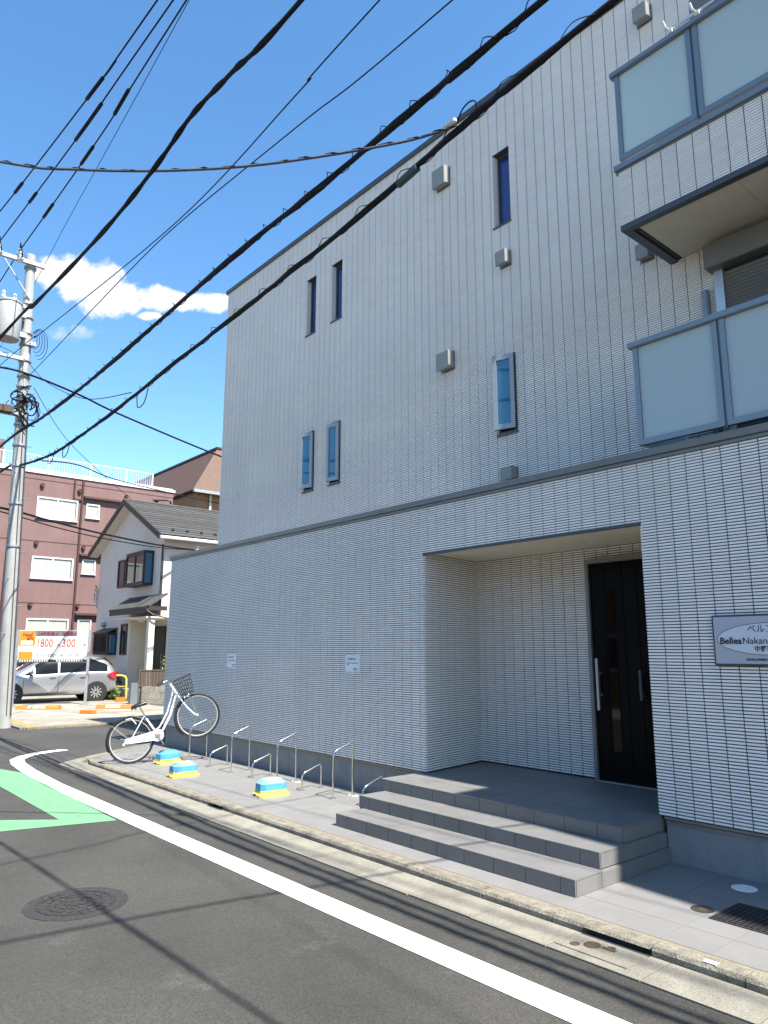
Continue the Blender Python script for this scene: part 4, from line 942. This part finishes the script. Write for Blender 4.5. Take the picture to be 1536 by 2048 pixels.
for k in range(5): MB().obox((HX1+.15, HY+.2+k*.55, HA-sl*((HX1-HX0)/2+.15)+.26), (1, 0, -sl), (0, 1, 0), (sl, 0, 1), .03, .05, .03).build('snow_guard', M_TRIM, hs)
def hwin(x0, x1, z0, z1, proj, nm='window', panes=2):
    y = HY-proj
    f = MB()
    if proj > .1: f.box(x0, x1, y, HY, z0-.08, z0); f.box(x0, x1, y, HY, z1, z1+.08)
    for a in (x0, x1-.06): f.box(a, a+.06, y, y+.06, z0, z1)
    f.box(x0+.06, x1-.06, y, y+.06, z0, z0+.06); f.box(x0+.06, x1-.06, y, y+.06, z1-.06, z1)
    if panes > 1: f.box((x0+x1)/2-.03, (x0+x1)/2+.03, y+.002, y+.058, z0+.06, z1-.06)
    if proj > .1: f.box(x1-.05, x1, HY-.06, HY, z0, z1)
    wn = f.build(nm, M_TRIM, hs)
    MB().box(x0+.06, x1-.06, y+.03, y+.04, z0+.06, z1-.06).build('pane', M_GLDARK, wn)
    if proj > .1:
        MB().box(x1-.03, x1-.02, y+.06, HY-.06, z0, z1).build('side_pane', M_GLSKY_TEAL, wn); MB().box(x0+.02, x0+.03, y+.06, HY-.06, z0, z1).build('side_pane', M_GLDARK, wn)
        MB().box(x0+.1, (x0+x1)/2-.05, y+.12, y+.14, z0+.02, z1-.02).build('curtain', M_CURT, wn)
    return wn
hwin(-26.75, -25.1, 3.99, 5.07, .38, 'bay_window'); hwin(-28.45, -27.75, 4.0, 5.08, .04, 'window', 1); hwin(-29.7, -28.15, 1.52, 2.2, .35, 'bay_window'); hwin(-27.75, -27.12, 1.45, 2.6, .04, 'window', 1)
b = MB()
for k in range(12): b.box(-29.72+k*.13, -29.70+k*.13, HY-.39, HY-.37, 1.5, 2.3)
b.extr([(-29.72, HY-.41, 2.30), (-29.72, HY, 2.48), (-29.72, HY, 2.44), (-29.72, HY-.41, 2.26)], (1.6, 0, 0)); b.build('window_grille', M_TRIM, hs)
MB().tube([(HX1-.02, HY-.06, 5.3), (HX1-.02, HY-.06, 3.1)], .035, 8).build('downpipe', M_TRIM, hs)
# porch
b = MB(); b.extr([(-27.15, HY-.75, 3.0), (-27.15, HY, 3.5), (-27.15, HY, 3.56), (-27.15, HY-.75, 3.08)], (3.4, 0, 0)); pr_ = b.build('porch_roof', M_ROOF, hs)
MB().box(-27.1, -23.8, HY-.74, HY-.70, 2.86, 3.02).build('porch_fascia', M_TRIM, pr_); MB().box(-23.79, -23.75, HY-.74, HY-.004, 2.95, 3.1).build('porch_fascia', M_TRIM, pr_)
MB().box(-27.0, -23.82, HY-.69, HY+.88, 2.70, 2.747).build('porch_ceiling', M_HOUSEC, pr_)
MB().tube([(-23.78, HY-.72, 2.95), (-23.7, HY-.5, 2.8), (-23.6, HY+.2, 2.65), (-23.6, HY+.2, .2)], .03, 8).build('porch_downpipe', M_TRIM, pr_)
MB().box(-24.06, -23.87, HY-.56, HY-.36, .1, 2.699).build('porch_column', M_HOUSEC, hs); MB().box(-27.04, -26.85, HY-.03, HY+.89, .1, 2.69).build('porch_pilaster', M_HOUSEC, hs)
MB().box(-26.848, -24.26, 11.42, 11.495, .3, 2.69).build('porch_back_wall', M_HOUSEC, hs)
hdr = MB().box(-26.5, -25.55, 11.36, 11.415, .33, 2.5).build('front_door', M_TRIM, hs); MB().box(-25.7, -25.66, 11.32, 11.358, 1.1, 1.5).build('door_handle', M_STEEL, hdr)
MB().box(-27.2, -23.7, 9.9, 11.42, -.05, .32).build('porch_base', M_HOUSEC, hs)
MB().lathe((-25.9, 10.6, 2.699), (0, 0, -1), [(.14, 0), (.12, .05), (.05, .08)], 16).build('porch_lamp', M_CERAM, hs, True)
b = MB()
for k in range(6): b.tube([(-28.0+k*.2, 9.98, .3), (-28.0+k*.2, 9.98, 1.0)], .012, 6)
b.tube([(-28.2, 9.98, 1.02), (-27.0, 9.98, 1.02), (-26.6, 9.98, .72)], .022, 8); b.build('step_railing', M_TRIM, hs)
MB().lathe((-29.5, HY-.02, 2.62), (0, -1, 0), [(.10, 0), (.10, .08), (.07, .13)], 14).build('vent_hood', M_GALV, hs, True)
MB().box(-31.0, -30.58, 10.7, 11.0, 3.35, 4.1).build('meter_box', M_GALV, hs, bevel=.01)
b = MB()
for k in range(8): b.tube([(-30.5+random.uniform(-.1, .25), 10.5, 3.5+random.uniform(0, .7)), (-30.45+random.uniform(-.2, .3), 10.45, 3.6+random.uniform(0, .7))], .02, 5)
b.build('service_fittings', M_GALV, hs)
b = MB(); b.tube([(-23.98, 11.7, 4.9), (-23.98, 11.7, 5.3)], .07, 10); b.build('service_drum', M_CERAM, hs)
sw = hs; MB().box(-24.24, -23.55, 12.2, 15.5, 2.2, 3.6).build('side_balcony', M_HOUSE, hs)
MB().box(-24.24, -24.20, 11.8, 13.2, 4.0, 5.0).build('side_window', M_OFFW, hs)

# ------------------------------------------------------------------ brown apartment block
bb = thing('brown_building', 'reddish brown rendered three storey block with white roof railing', 'building', (-40, 11, 0))
BXP, BY0, BY1, BZ = -36.0, -2.0, 16.05, 9.85
MB().box(-47, BXP, BY0, BY1, -.1, BZ).build('wall', M_BROWN, bb)
MB().box(-47.1, BXP+.06, BY0-.1, BY1+.08, BZ, BZ+.13).build('parapet_cap', M_CAPW, bb); MB().box(-46.8, BXP-.1, BY0, BY1, BZ+.131, BZ+.22).build('roof_kerb', M_CAPW, bb)
for z in (9.55, 6.62, 3.75): MB().box(BXP, BXP+.012, BY0, BY1, z, z+.03).build('string_course', M_BROWND, bb)
for z0 in (8.92, 6.08, 3.25): MB().box(BXP, BXP+.22, 11.45, BY1, z0, z0+.10).build('ledge', M_BROWND, bb)
for (y0, y1, z0, z1, pn) in [(9.33, 11.2, a, a+1.0, 2) for a in (7.75, 4.92, 2.06)] + [(11.6, 12.25, a, a+.68, 1) for a in (8.0, 5.26, 2.4)] + [(13.25, 13.9, a, a+.68, 1) for a in (8.0, 5.26, 2.4)] + [(5.0, 7.0, a, a+1.0, 2) for a in (7.75, 4.92, 2.06)]:
    f = MB(); x = BXP
    f.box(x, x+.06, y0, y0+.07, z0, z1); f.box(x, x+.06, y1-.07, y1, z0, z1); f.box(x, x+.06, y0+.07, y1-.07, z0, z0+.07); f.box(x, x+.06, y0+.07, y1-.07, z1-.07, z1); f.box(x, x+.09, y0-.03, y1+.03, z0-.06, z0-.001)
    if pn == 2: f.box(x, x+.055, (y0+y1)/2-.035, (y0+y1)/2+.035, z0+.07, z1-.07)
    wn = f.build('window', M_CAPW, bb)
    MB().box(x+.03, x+.035, y0+.07, y1-.07, z0+.07, z1-.07).build('pane', M_GLCLEAR, wn)
    c = MB(); m_ = int((y1-y0-.14)/.05)
    for k in range(m_):
        ya = y0+.07+k*.05; c.add([(x+.004+.012*(k % 2), ya, z0+.07), (x+.004+.012*((k+1) % 2), ya+.05, z0+.07), (x+.004+.012*((k+1) % 2), ya+.05, z1-.07), (x+.004+.012*(k % 2), ya, z1-.07)], [(0, 1, 2, 3)])
    c.build('curtain', M_CURT, wn)
for (y, z) in ((9.5, 9.29), (11.22, 9.25), (9.45, 6.53), (11.6, 6.5), (9.43, 3.69), (11.52, 3.7), (13.53, 9.3), (15.13, 9.3)):
    MB().lathe((BXP-.01, y, z), (1, 0, 0), [(.09, 0), (.10, .10), (.075, .15), (.06, .13)], 14).build('vent_cap', M_BROWND, bb, True)
for y in (11.38, 8.25): MB().tube([(BXP+.07, y, 9.85), (BXP+.07, y, -.05)], .05, 8).build('drainpipe', M_BROWND, bb)
MB().tube([(BXP+.07, 10.98, 9.8), (BXP+.07, 10.98, 8.86), (BXP+.07, 11.33, 8.82)], .04, 8).build('drainpipe', M_BROWND, bb)
rl = MB(); rl.tube([(BXP-.35, BY0+.2, 10.78), (BXP-.35, 15.0, 10.78)], .03, 6); rl.tube([(BXP-.35, 15.0, 10.78), (-44, 15.0, 10.78)], .03, 6); rl.tube([(BXP-.35, BY0+.2, 10.12), (BXP-.35, 15.0, 10.12)], .02, 6); rl.tube([(BXP-.35, 15.0, 10.12), (-44, 15.0, 10.12)], .02, 6)
rail = rl.build('roof_railing', M_CAPW, bb)
b = MB()
for k in range(140): b.box(BXP-.36, BXP-.345, BY0+.3+k*.12, BY0+.312+k*.12, 10.12, 10.77)
for k in range(64): b.box(BXP-.5-k*.12, BXP-.488-k*.12, 14.99, 15.01, 10.12, 10.77)
stuff(b.build('balusters', M_CAPW, rail))
for y in (5.9, 7.8, 9.8, 11.8, 13.6, 15.0): MB().box(BXP-.38, BXP-.32, y-.035, y+.035, 10.05, 10.80).build('post', M_CAPW, rail)
MB().box(-44, BXP-.9, 2, 7.9, BZ+.2, 11.45).build('penthouse', M_BROWN, bb)
MB().tube([(BXP+.12, 14.9, 9.3), (BXP+.3, 15.5, 9.35), (BXP+.3, 15.8, 9.3), (BXP+.12, 15.85, 8.6)], .06, 8).build('roof_duct', M_BROWND, bb)
# downpipes etc on the block behind; tan building with shingled mansard
tb = thing('mansard_building', 'tan brick building with brown shingled mansard roof far behind the house', 'building', (-45, 24, 0))
MB().box(-56, -42, 20.3, 34, -.1, 11.52).build('wall', M_TAN, tb)
MB().add([(-41.5, 19.8, 11.55), (-41.5, 36, 11.55), (-43.4, 34, 15.0), (-43.4, 22.3, 15.0)], [(0, 1, 2, 3)]).build('mansard_roof', M_MANS_LIT, tb)
MB().add([(-41.5, 19.8, 11.55), (-60, 19.8, 11.55), (-60, 22.3, 15.0), (-43.4, 22.3, 15.0)], [(0, 1, 2, 3)]).build('roof_slope', M_MANS_SHADE, tb)
MB().add([(-41.5, 19.8, 11.5), (-60, 19.8, 11.5), (-60, 36, 11.5), (-41.5, 36, 11.5)], [(0, 1, 2, 3)]).build('eave_soffit', M_TRIM, tb)
MB().box(-60, -43.3, 22.2, 34, 15.0, 15.12).build('roof_cap', M_TRIM, tb)
MB().box(-41.55, -41.35, 19.8, 36, 11.37, 11.55).build('roof_gutter', M_GALV, tb)
MB().tube([(-41.9, 21.2, 11.4), (-41.9, 21.2, 2)], .08, 8).build('downpipe', M_CAPW, tb)
# neighbour on the right: its roof edge throws the shade over the steps
nb = thing('neighbour_building', 'pale rendered neighbouring house at the end of the tiled block', 'building', (5, 8, 0))
NP = [(1.02, 5.22), (2.0, 5.20), (3.6, 5.02), (11, 4.25), (11, 13), (1.15, 13)]
MB().prism(NP, -.1, 8.7).build('wall', M_HOUSEC, nb); MB().prism([(1.0, 5.20), (2.0, 5.18), (3.6, 5.0), (11.03, 4.22), (11.03, 13.03), (1.13, 13.03)], 8.7, 9.0).build('parapet', M_COPING, nb)
for k in range(3):
    for j in range(2):
        x0 = 2.2+j*4; yb = 5.36-(x0-.72)*.118
        MB().obox((x0+.7, yb-.09, 1.6+k*2.8), (1, -.115, 0), (.115, 1, 0), (0, 0, 1), .8, .03, .6).build('window', M_GLDARK, nb)

# unseen houses added behind the viewer to cut sky fill and darken reflections
for k, (x0, x1, y, h, m, lab) in enumerate(((-24, -16.2, -6.8, 4.7, M_BROWN, 'added unseen brown rendered house across the street from the parking lot'), (-15.4, -8.2, -6.3, 4.3, M_TAN, 'added unseen tan house across the street from the bike racks'),
                                       (-7.2, 4.0, -6.6, 4.2, M_HOUSE, 'added unseen pale house across the street from the entrance steps'))):
    t = thing('added_street_house', lab, 'house', ((x0+x1)/2, y-4, 0), 'added houses across the street')
    MB().box(x0, x1, y-9, y, -.1, h).build('wall', m, t); MB().box(x0-.1, x1+.1, y-9.1, y+.1, h, h+.25).build('roof', M_ROOF, t)
    for f_ in range(1):
        for j in range(3):
            xx = x0+.6+j*(x1-x0-1)/3; wn = MB().box(xx, xx+1.5, y+.002, y+.05, 1.0+f_*2.6, 2.1+f_*2.6).build('window', M_CAPW, t); MB().box(xx+.08, xx+1.42, y+.051, y+.056, 1.08+f_*2.6, 2.02+f_*2.6).build('pane', M_GLDARK, wn)
# ------------------------------------------------------------------ utility pole
up_ = thing('utility_pole', 'tall concrete utility pole with transformer and crossarms at the street corner', 'utility pole', (-18.2, 4.44, 0))
pb, pt = Vector((-18.2, 4.44, -.1)), Vector((-18.2, 4.07, 11.2))
def pp(z): return pb+(pt-pb)*((z+.1)/11.3)
b = MB(); b.tube([pp(z) for z in (-.1, 2, 4, 6, 8, 10, 11.2)], [.165, .155, .145, .135, .123, .113, .105], 24); pole = b.build('shaft', M_POLE, up_, True)
MB().lathe(pp(11.05), pt-pb, [(.12, 0), (.125, .16), (.10, .19)], 20).build('cap', M_POLE, up_, True)
for z, y0, y1, m in ((10.97, 2.2, 4.38, M_GALV), (9.8, 2.6, 4.02, M_GALV), (8.48, 2.9, 4.12, M_GALV), (7.1, 3.4, 4.2, M_GALV)):
    b = MB(); b.box(-18.09, -18.01, y0, y1, z-.05, z+.05); b.build('crossarm', m, up_, bevel=.004)
b = MB(); b.tube([(-18.05, 3.45, 10.9), (-18.07, 4.1, 10.05)], .02, 6); b.build('brace', M_GALV, up_)
for z in (10.9, 9.95, 9.6, 9.2, 8.9, 8.5, 8.1, 7.85, 7.5, 6.9, 6.4, 5.9, 5.0, 4.0):
    p_ = pp(z); MB().lathe(p_-Vector((0, 0, .03)), (0, 0, 1), [(.165-.004*z+.02, 0), (.165-.004*z+.02, .05)], 20).build('band', M_GALV, up_, True)
for k in range(14):
    z = 2.0+k*.62; p_ = pp(z); s = 1 if k % 2 else -1
    MB().tube([p_+Vector((.1, s*.08, 0)), p_+Vector((.24, s*.2, .01))], .011, 6).build('step_bolt', M_GALV, up_)
for y in (3.78, 3.32, 2.85, 2.4):
    MB().lathe((-18.05, y, 11.02), (0, 0, 1), [(.035, 0), (.06, .03), (.03, .07), (.065, .10), (.035, .15), (.05, .2), (.02, .24)], 14).build('insulator', M_CERAM, up_, True)
    MB().lathe((-18.0, y, 10.9), (1, 0, -.15), [(.03, 0), (.055, .05), (.03, .09), (.06, .14), (.03, .18), (.055, .23), (.03, .3)], 12).build('strain_insulator', M_CERAM, up_, True)
    MB().tube([(-17.7, y, 10.87), (-17.75, y-.05, 11.2), (-17.95, y-.02, 11.35), (-18.05, y, 11.22)], .014, 6).build('jumper', M_CABLE, up_, True)
tr = MB(); tr.lathe((-18.02, 3.68, 8.86), (0, 0, 1), [(.26, 0), (.27, .02), (.27, .86), (.26, .88), (.285, .89), (.285, .93), (.2, .98)], 28); tro = tr.build('transformer', M_TRANS, up_, True)
MB().box(-18.1, -17.98, 3.85, 4.1, 9.0, 9.12).build('bracket', M_GALV, tro); MB().box(-18.1, -17.98, 3.85, 4.05, 9.5, 9.62).build('bracket', M_GALV, tro)
for y in (3.5, 3.75): MB().lathe((-17.9, y, 9.8), (0, 0, 1), [(.04, 0), (.06, .04), (.03, .1), (.05, .14), (.02, .2)], 12).build('bushing', M_CERAM, tro, True)
random.seed(11)
for k in range(15):   # cable clutter round the pole: coiled loops and jumpers
    c = pp(7.15+.5*random.random())+Vector((.14+.05*random.random(), random.uniform(-.22, .12), 0)); ry = random.uniform(.10, .30); rz = random.uniform(.12, .36); a0 = random.uniform(0, 6.28); ph = random.uniform(-.6, .6)
    MB().tube([c+Vector((.05*math.sin(2*t+ph), ry*math.cos(t), rz*math.sin(t)+ry*ph*math.cos(t))) for t in [a0+.3*j for j in range(16)]], random.choice((.009, .013, .017)), 6).build('jumper_cable', M_CABLE, up_, True)
for k in range(5):
    b = MB(); R = .13+.045*k; c = pp(9.05)+Vector((.12+.02*k, .14+.03*k, -.03*k)); b.tube([c+Vector((0, R*.6*math.cos(a), R*math.sin(a)*1.25)) for a in [math.radians(-130+17*j+9*k) for j in range(15)]], .008, 6); b.build('cable_loop', M_CABLE, up_, True)
for dy in (-.03, .06): MB().tube([pp(z)+Vector((.155-.003*z, .05+dy, 0)) for z in (.2, 3, 5, 6.4, 7.2)], .014, 6).build('riser_cable', M_CABLEG, up_, True)
MB().box(-18.07, -17.98, 4.2, 4.32, 8.85, 8.95).build('fitting', M_GALV, up_)
MB().obox((-17.98, 3.7, 7.15), (0, 1, 0), (1, 0, 0), (0, 0, 1), .25, .09, .09).build('splice_box', M_RUST, up_, bevel=.02)

# ------------------------------------------------------------------ overhead lines
def smooth(P, n=10):
    P = [Vector(p) for p in P]; out = []
    for i in range(len(P)-1):
        p0 = P[max(0, i-1)]; p1 = P[i]; p2 = P[i+1]; p3 = P[min(len(P)-1, i+2)]
        for k in range(n):
            t = k/n; out.append(.5*((2*p1)+(p2-p0)*t+(2*p0-5*p1+4*p2-p3)*t*t+(3*p1-p0-3*p2+p3)*t**3))
    out.append(P[-1]); return out
def cable(name, label, P, r, m=M_CABLE, n=10, sides=7, group='overhead cables', wob=0.0):
    Q = smooth(P, n)
    if wob: Q = [q+Vector((0, random.uniform(-1, 1)*wob, random.uniform(-1, 1)*wob)) for q in Q]
    o = MB().tube(Q, r, sides).build(name, m, None, True); return tag(o, label, 'cable', group), Q
def helix(Q, R, pitch, r, parent, nm='hanger_spiral', drop=0.0, rng=(0, 1e9)):
    b = MB(); pts = []; d = 0; last = Q[0]
    fine = []
    for a, c in zip(Q[:-1], Q[1:]):
        L_ = (c-a).length; k = max(1, int(L_/.05))
        for j in range(k): fine.append(a+(c-a)*j/k)
    for i, p in enumerate(fine[:-1]):
        d += (fine[i+1]-p).length; t = (fine[i+1]-p).normalized(); nx = Vector((0, 0, 1))-t*t.z; nx.normalize(); by = t.cross(nx); a = 2*math.pi*d/pitch
        if rng[0] <= d <= rng[1]: pts.append(p+(nx*(math.cos(a)+.45)+by*math.sin(a))*R)
    b.tube(pts, r, 4); return stuff(b.build(nm, M_CABLE, parent, True))
bun, Q = cable('cable_bundle', 'thick black cable bundle with spiral hanger, the higher of the two bundles', [(-34, 4.9, 7.3), (-19.57, 4.1, 6.64), (-15.5, 4.03, 6.42), (-12.09, 3.95, 6.31), (-7.25, 3.75, 6.2), (-5.26, 3.68, 6.1), (-3.63, 3.6, 6.03), (-2.49, 3.55, 5.99), (4, 3.58, 6.1), (16, 3.5, 6.6)], .026, wob=.003)
helix(Q, .050, .42, .0042, bun)
for k in range(2):
    MB().tube([q+Vector((0, (.016*math.cos(i*.37+k*3)), (.02*math.sin(i*.37+k*3)))) for i, q in enumerate(Q)], .017, 6).build('strand', M_CABLE, bun, True)
bun2, Q = cable('cable_bundle', 'thick black cable bundle with sagging loops, the lower of the two bundles', [(-34, 5.4, 7.2), (-20.3, 4.35, 6.2), (-18.1, 4.25, 5.9), (-15.87, 4.1, 5.57), (-13.87, 4.0, 5.39), (-11.02, 3.95, 5.42), (-7.38, 3.85, 5.51), (-5.41, 3.8, 5.56), (-3.43, 3.75, 5.69), (-2.01, 3.7, 5.75), (4, 3.68, 6.0), (16, 3.6, 6.5)], .024, wob=.004)
helix(Q, .044, .6, .004, bun2)
MB().tube([q+Vector((0, .016*math.cos(i*.5), .02*math.sin(i*.5))) for i, q in enumerate(Q)], .017, 6).build('strand', M_CABLE, bun2, True)
MB().tube([(-4.2, 3.76, 5.60), (-3.95, 3.755, 5.625)], .032, 8).build('teal_sleeve', mat('teal_sleeve', (.006, .03, .03), .5), bun2, True)
b = MB(); b.tube(smooth([(-3.46, 3.72, 5.73), (-3.38, 3.70, 5.79), (-3.3, 3.70, 5.81), (-3.25, 3.71, 5.78), (-3.27, 3.74, 5.72)], 6), .006, 6); b.build('drip_loop', M_CABLE, bun2, True)
MB().box(-3.62, -3.46, 3.69, 3.73, 5.735, 5.78).build('clamp', M_CERAM, bun2, bevel=.01)
for (x, z) in ((-10.4, 5.43), (-13.9, 5.38), (-14.8, 5.43)):
    b = MB(); b.tube(smooth([(x, 3.97, z), (x+.12, 3.95, z-.22), (x+.35, 3.95, z-.20), (x+.45, 3.96, z)], 6), .008, 5); b.build('drip_loop', M_CABLE, bun2, True)
lv, Q = cable('power_cable', 'twisted low voltage cable crossing in front of the transformer', [(-24, 2.15, 6.6), (-9.9, 1.93, 5.58), (-8.11, 1.9, 5.38), (-6.09, 1.9, 5.26), (-5.01, 1.92, 5.32), (-4.45, 1.96, 5.47), (-3.85, 1.97, 5.44), (-3.11, 2.0, 5.42), (0, 2.1, 5.6), (12, 2.5, 6.3)], .015)
for k in range(2): MB().tube([q+Vector((0, .011*math.cos(i*.6+k*3.14), .011*math.sin(i*.6+k*3.14))) for i, q in enumerate(Q)], .010, 6).build('strand', M_CABLE, lv, True)
HVP = [((-18.0, 2.40, 11.15), (-16.59, 3.0-.25, 11.1), (-10.97, 3.35, 11.0), (-9.22, 3.43, 11.15)),
       ((-18.0, 3.30, 11.2), (-13.08, 3.48, 11.12), (-9.06, 3.61, 11.2)), ((-17.95, 3.76, 11.15), (-12.64, 3.79, 11.1), (-8.93, 3.76, 11.2))]
HVP[0] = ((-18.0, 2.86, 11.35), (-16.59, 3.0, 11.2), (-10.97, 3.35, 11.15), (-9.22, 3.43, 11.2))
names = ['high voltage wire farthest from the tiled building', 'middle high voltage wire of the three from the pole top', 'high voltage wire of the three closest to the tiled building']
for P, nm in zip(HVP, names):
    d = Vector(P[-1])-Vector(P[-2]); e = Vector(P[-1])+d.normalized()*22
    o, Q = cable('power_line', nm, [*P, (e.x, e.y, 11.6)], .013)
    tot = len(Q)
    for fr in (.16, .3, .42):
        i = int(tot*fr)+random.randint(-1, 1); a, c = Q[i], Q[min(i+1, tot-1)]; dd = (c-a).normalized(); ln_ = random.choice((.35, .55, .75))
        MB().tube([a, a+dd*.05, a+dd*(ln_-.05), a+dd*ln_], [.014, .034, .034, .014], 8).build('sleeve', M_CABLE, o, True)
    MB().tube([(-36, P[0][1]+.3, 11.5), P[0]], .013, 6).build('back_span', M_CABLE, o, True)
cable('ground_wire', 'thin bare wire running beside the high voltage wires', [(-34, 5.6, 11.4), (-19.81, 4.54, 11.2), (-16.18, 4.27, 11.2), (-12.5, 4.03, 11.2), (-8.91, 3.79, 11.2), (8, 2.7, 11.4)], .006)
cable('telephone_wire', 'thin wire crossing another above the cable bundles, anchored below the transformer', [(-40, 2.6, 8.6), (-17.52, 3.5, 8.0), (-15.05, 3.7, 8.0), (-9.65, 4.09, 8.0), (-6.2, 4.03, 8.0), (-4.69, 3.96, 8.0), (8, 3.7, 8.1)], .008)
cable('telephone_wire', 'thin wire anchored at the pole clamp, crossing another above the cable bundles', [(-17.9, 4.25, 8.1), (-16.17, 4.17, 8.0), (-11.5, 4.11, 8.0), (-9.5, 4.14, 8.0), (-6.65, 4.34, 8.0), (-4.22, 4.51, 8.0), (6, 5.0, 8.2)], .008)
cable('service_cable', 'twisted service cable sagging across the sky to the lower bundle clamp', [(-3.5, 3.74, 5.74), (-3.83, 3.45, 5.64), (-4.59, 2.76, 5.55), (-5.21, 2.18, 5.55), (-5.87, 1.58, 5.64), (-6.39, 1.11, 5.78), (-8.2, -.5, 6.5)], .011, M_CABLEG)
o = bpy.context.scene.objects[-1] if False else None
sc = smooth([(-3.5, 3.74, 5.74), (-3.83, 3.45, 5.64), (-4.59, 2.76, 5.55), (-5.21, 2.18, 5.55), (-5.87, 1.58, 5.64), (-6.39, 1.11, 5.78), (-8.2, -.5, 6.5)], 10)
srv = [q for q in bpy.data.objects if q.name.startswith('service_cable')][0]; helix(sc, .012, .22, .006, srv, 'messenger_wire')
cable('service_cable', 'black cable running from the pole down behind the tiled building', [(-17.9, 2.4, 7.9), (-18.05, 3.6, 8.15), (-18.05, 4.33, 8.12), (-18.5, 5.6, 8.05), (-19, 6.96, 7.9), (-20, 10.91, 7.5), (-21, 15, 7.4)], .026)
cable('drop_wire', 'thin curly wire from the pole to a splice on the lower bundle', [(-18.1, 3.3, 8.75), (-18.05, 4.08, 8.5), (-16.2, 4.15, 7.4), (-13, 4.0, 6.1), (-10.36, 3.87, 5.45)], .007)
cable('drop_wire', 'thin wire descending from the pole clutter to the house ridge', [(-18.1, 4.39, 7.85), (-20, 5.7, 7.35), (-22, 7.34, 7.03), (-26.5, 10.17, 7.2)], .008)
cable('service_cable', 'black cable from the lower bundle past the roof railing behind the tiled building', [(-15.9, 4.15, 5.55), (-17.2, 5.3, 5.9), (-19.5, 7.27, 6.2), (-21, 11.33, 6.3), (-22, 15, 6.6)], .014)
for k, (dz, r) in enumerate(((0, .028), (-.09, .016))):
    cable('service_cable', ['thick black cable in front of the house gable', 'thinner cable hanging just under the thick one before the house gable'][k], [(-17.6, 2.2, 4.8), (-18.6, 4.03, 4.93+dz), (-20.2, 5.7, 5.0+dz*1.5), (-22, 7.55, 5.1+dz*1.5), (-23.2, 9.8, 5.1+dz), (-24, 11.6, 5.15)], r)
cable('service_wire', 'wire crossing high over the street beside the neighbouring house', [(.3, 5.66, 6.4), (-.25, 3.5, 6.35), (-.54, 1.3, 6.5), (-1.2, -5.9, 7.0)], .016)
cable('service_wire', 'wire crossing high over the street in front of the balconies', [(-1.85, 5.66, 7.75), (-1.56, 3.2, 7.95), (-1.2, 1.8, 8.05), (-.2, -5.9, 8.3)], .011)

S.cycles.max_bounces = 8; S.cycles.diffuse_bounces = 4; S.cycles.glossy_bounces = 4; S.cycles.transparent_max_bounces = 12
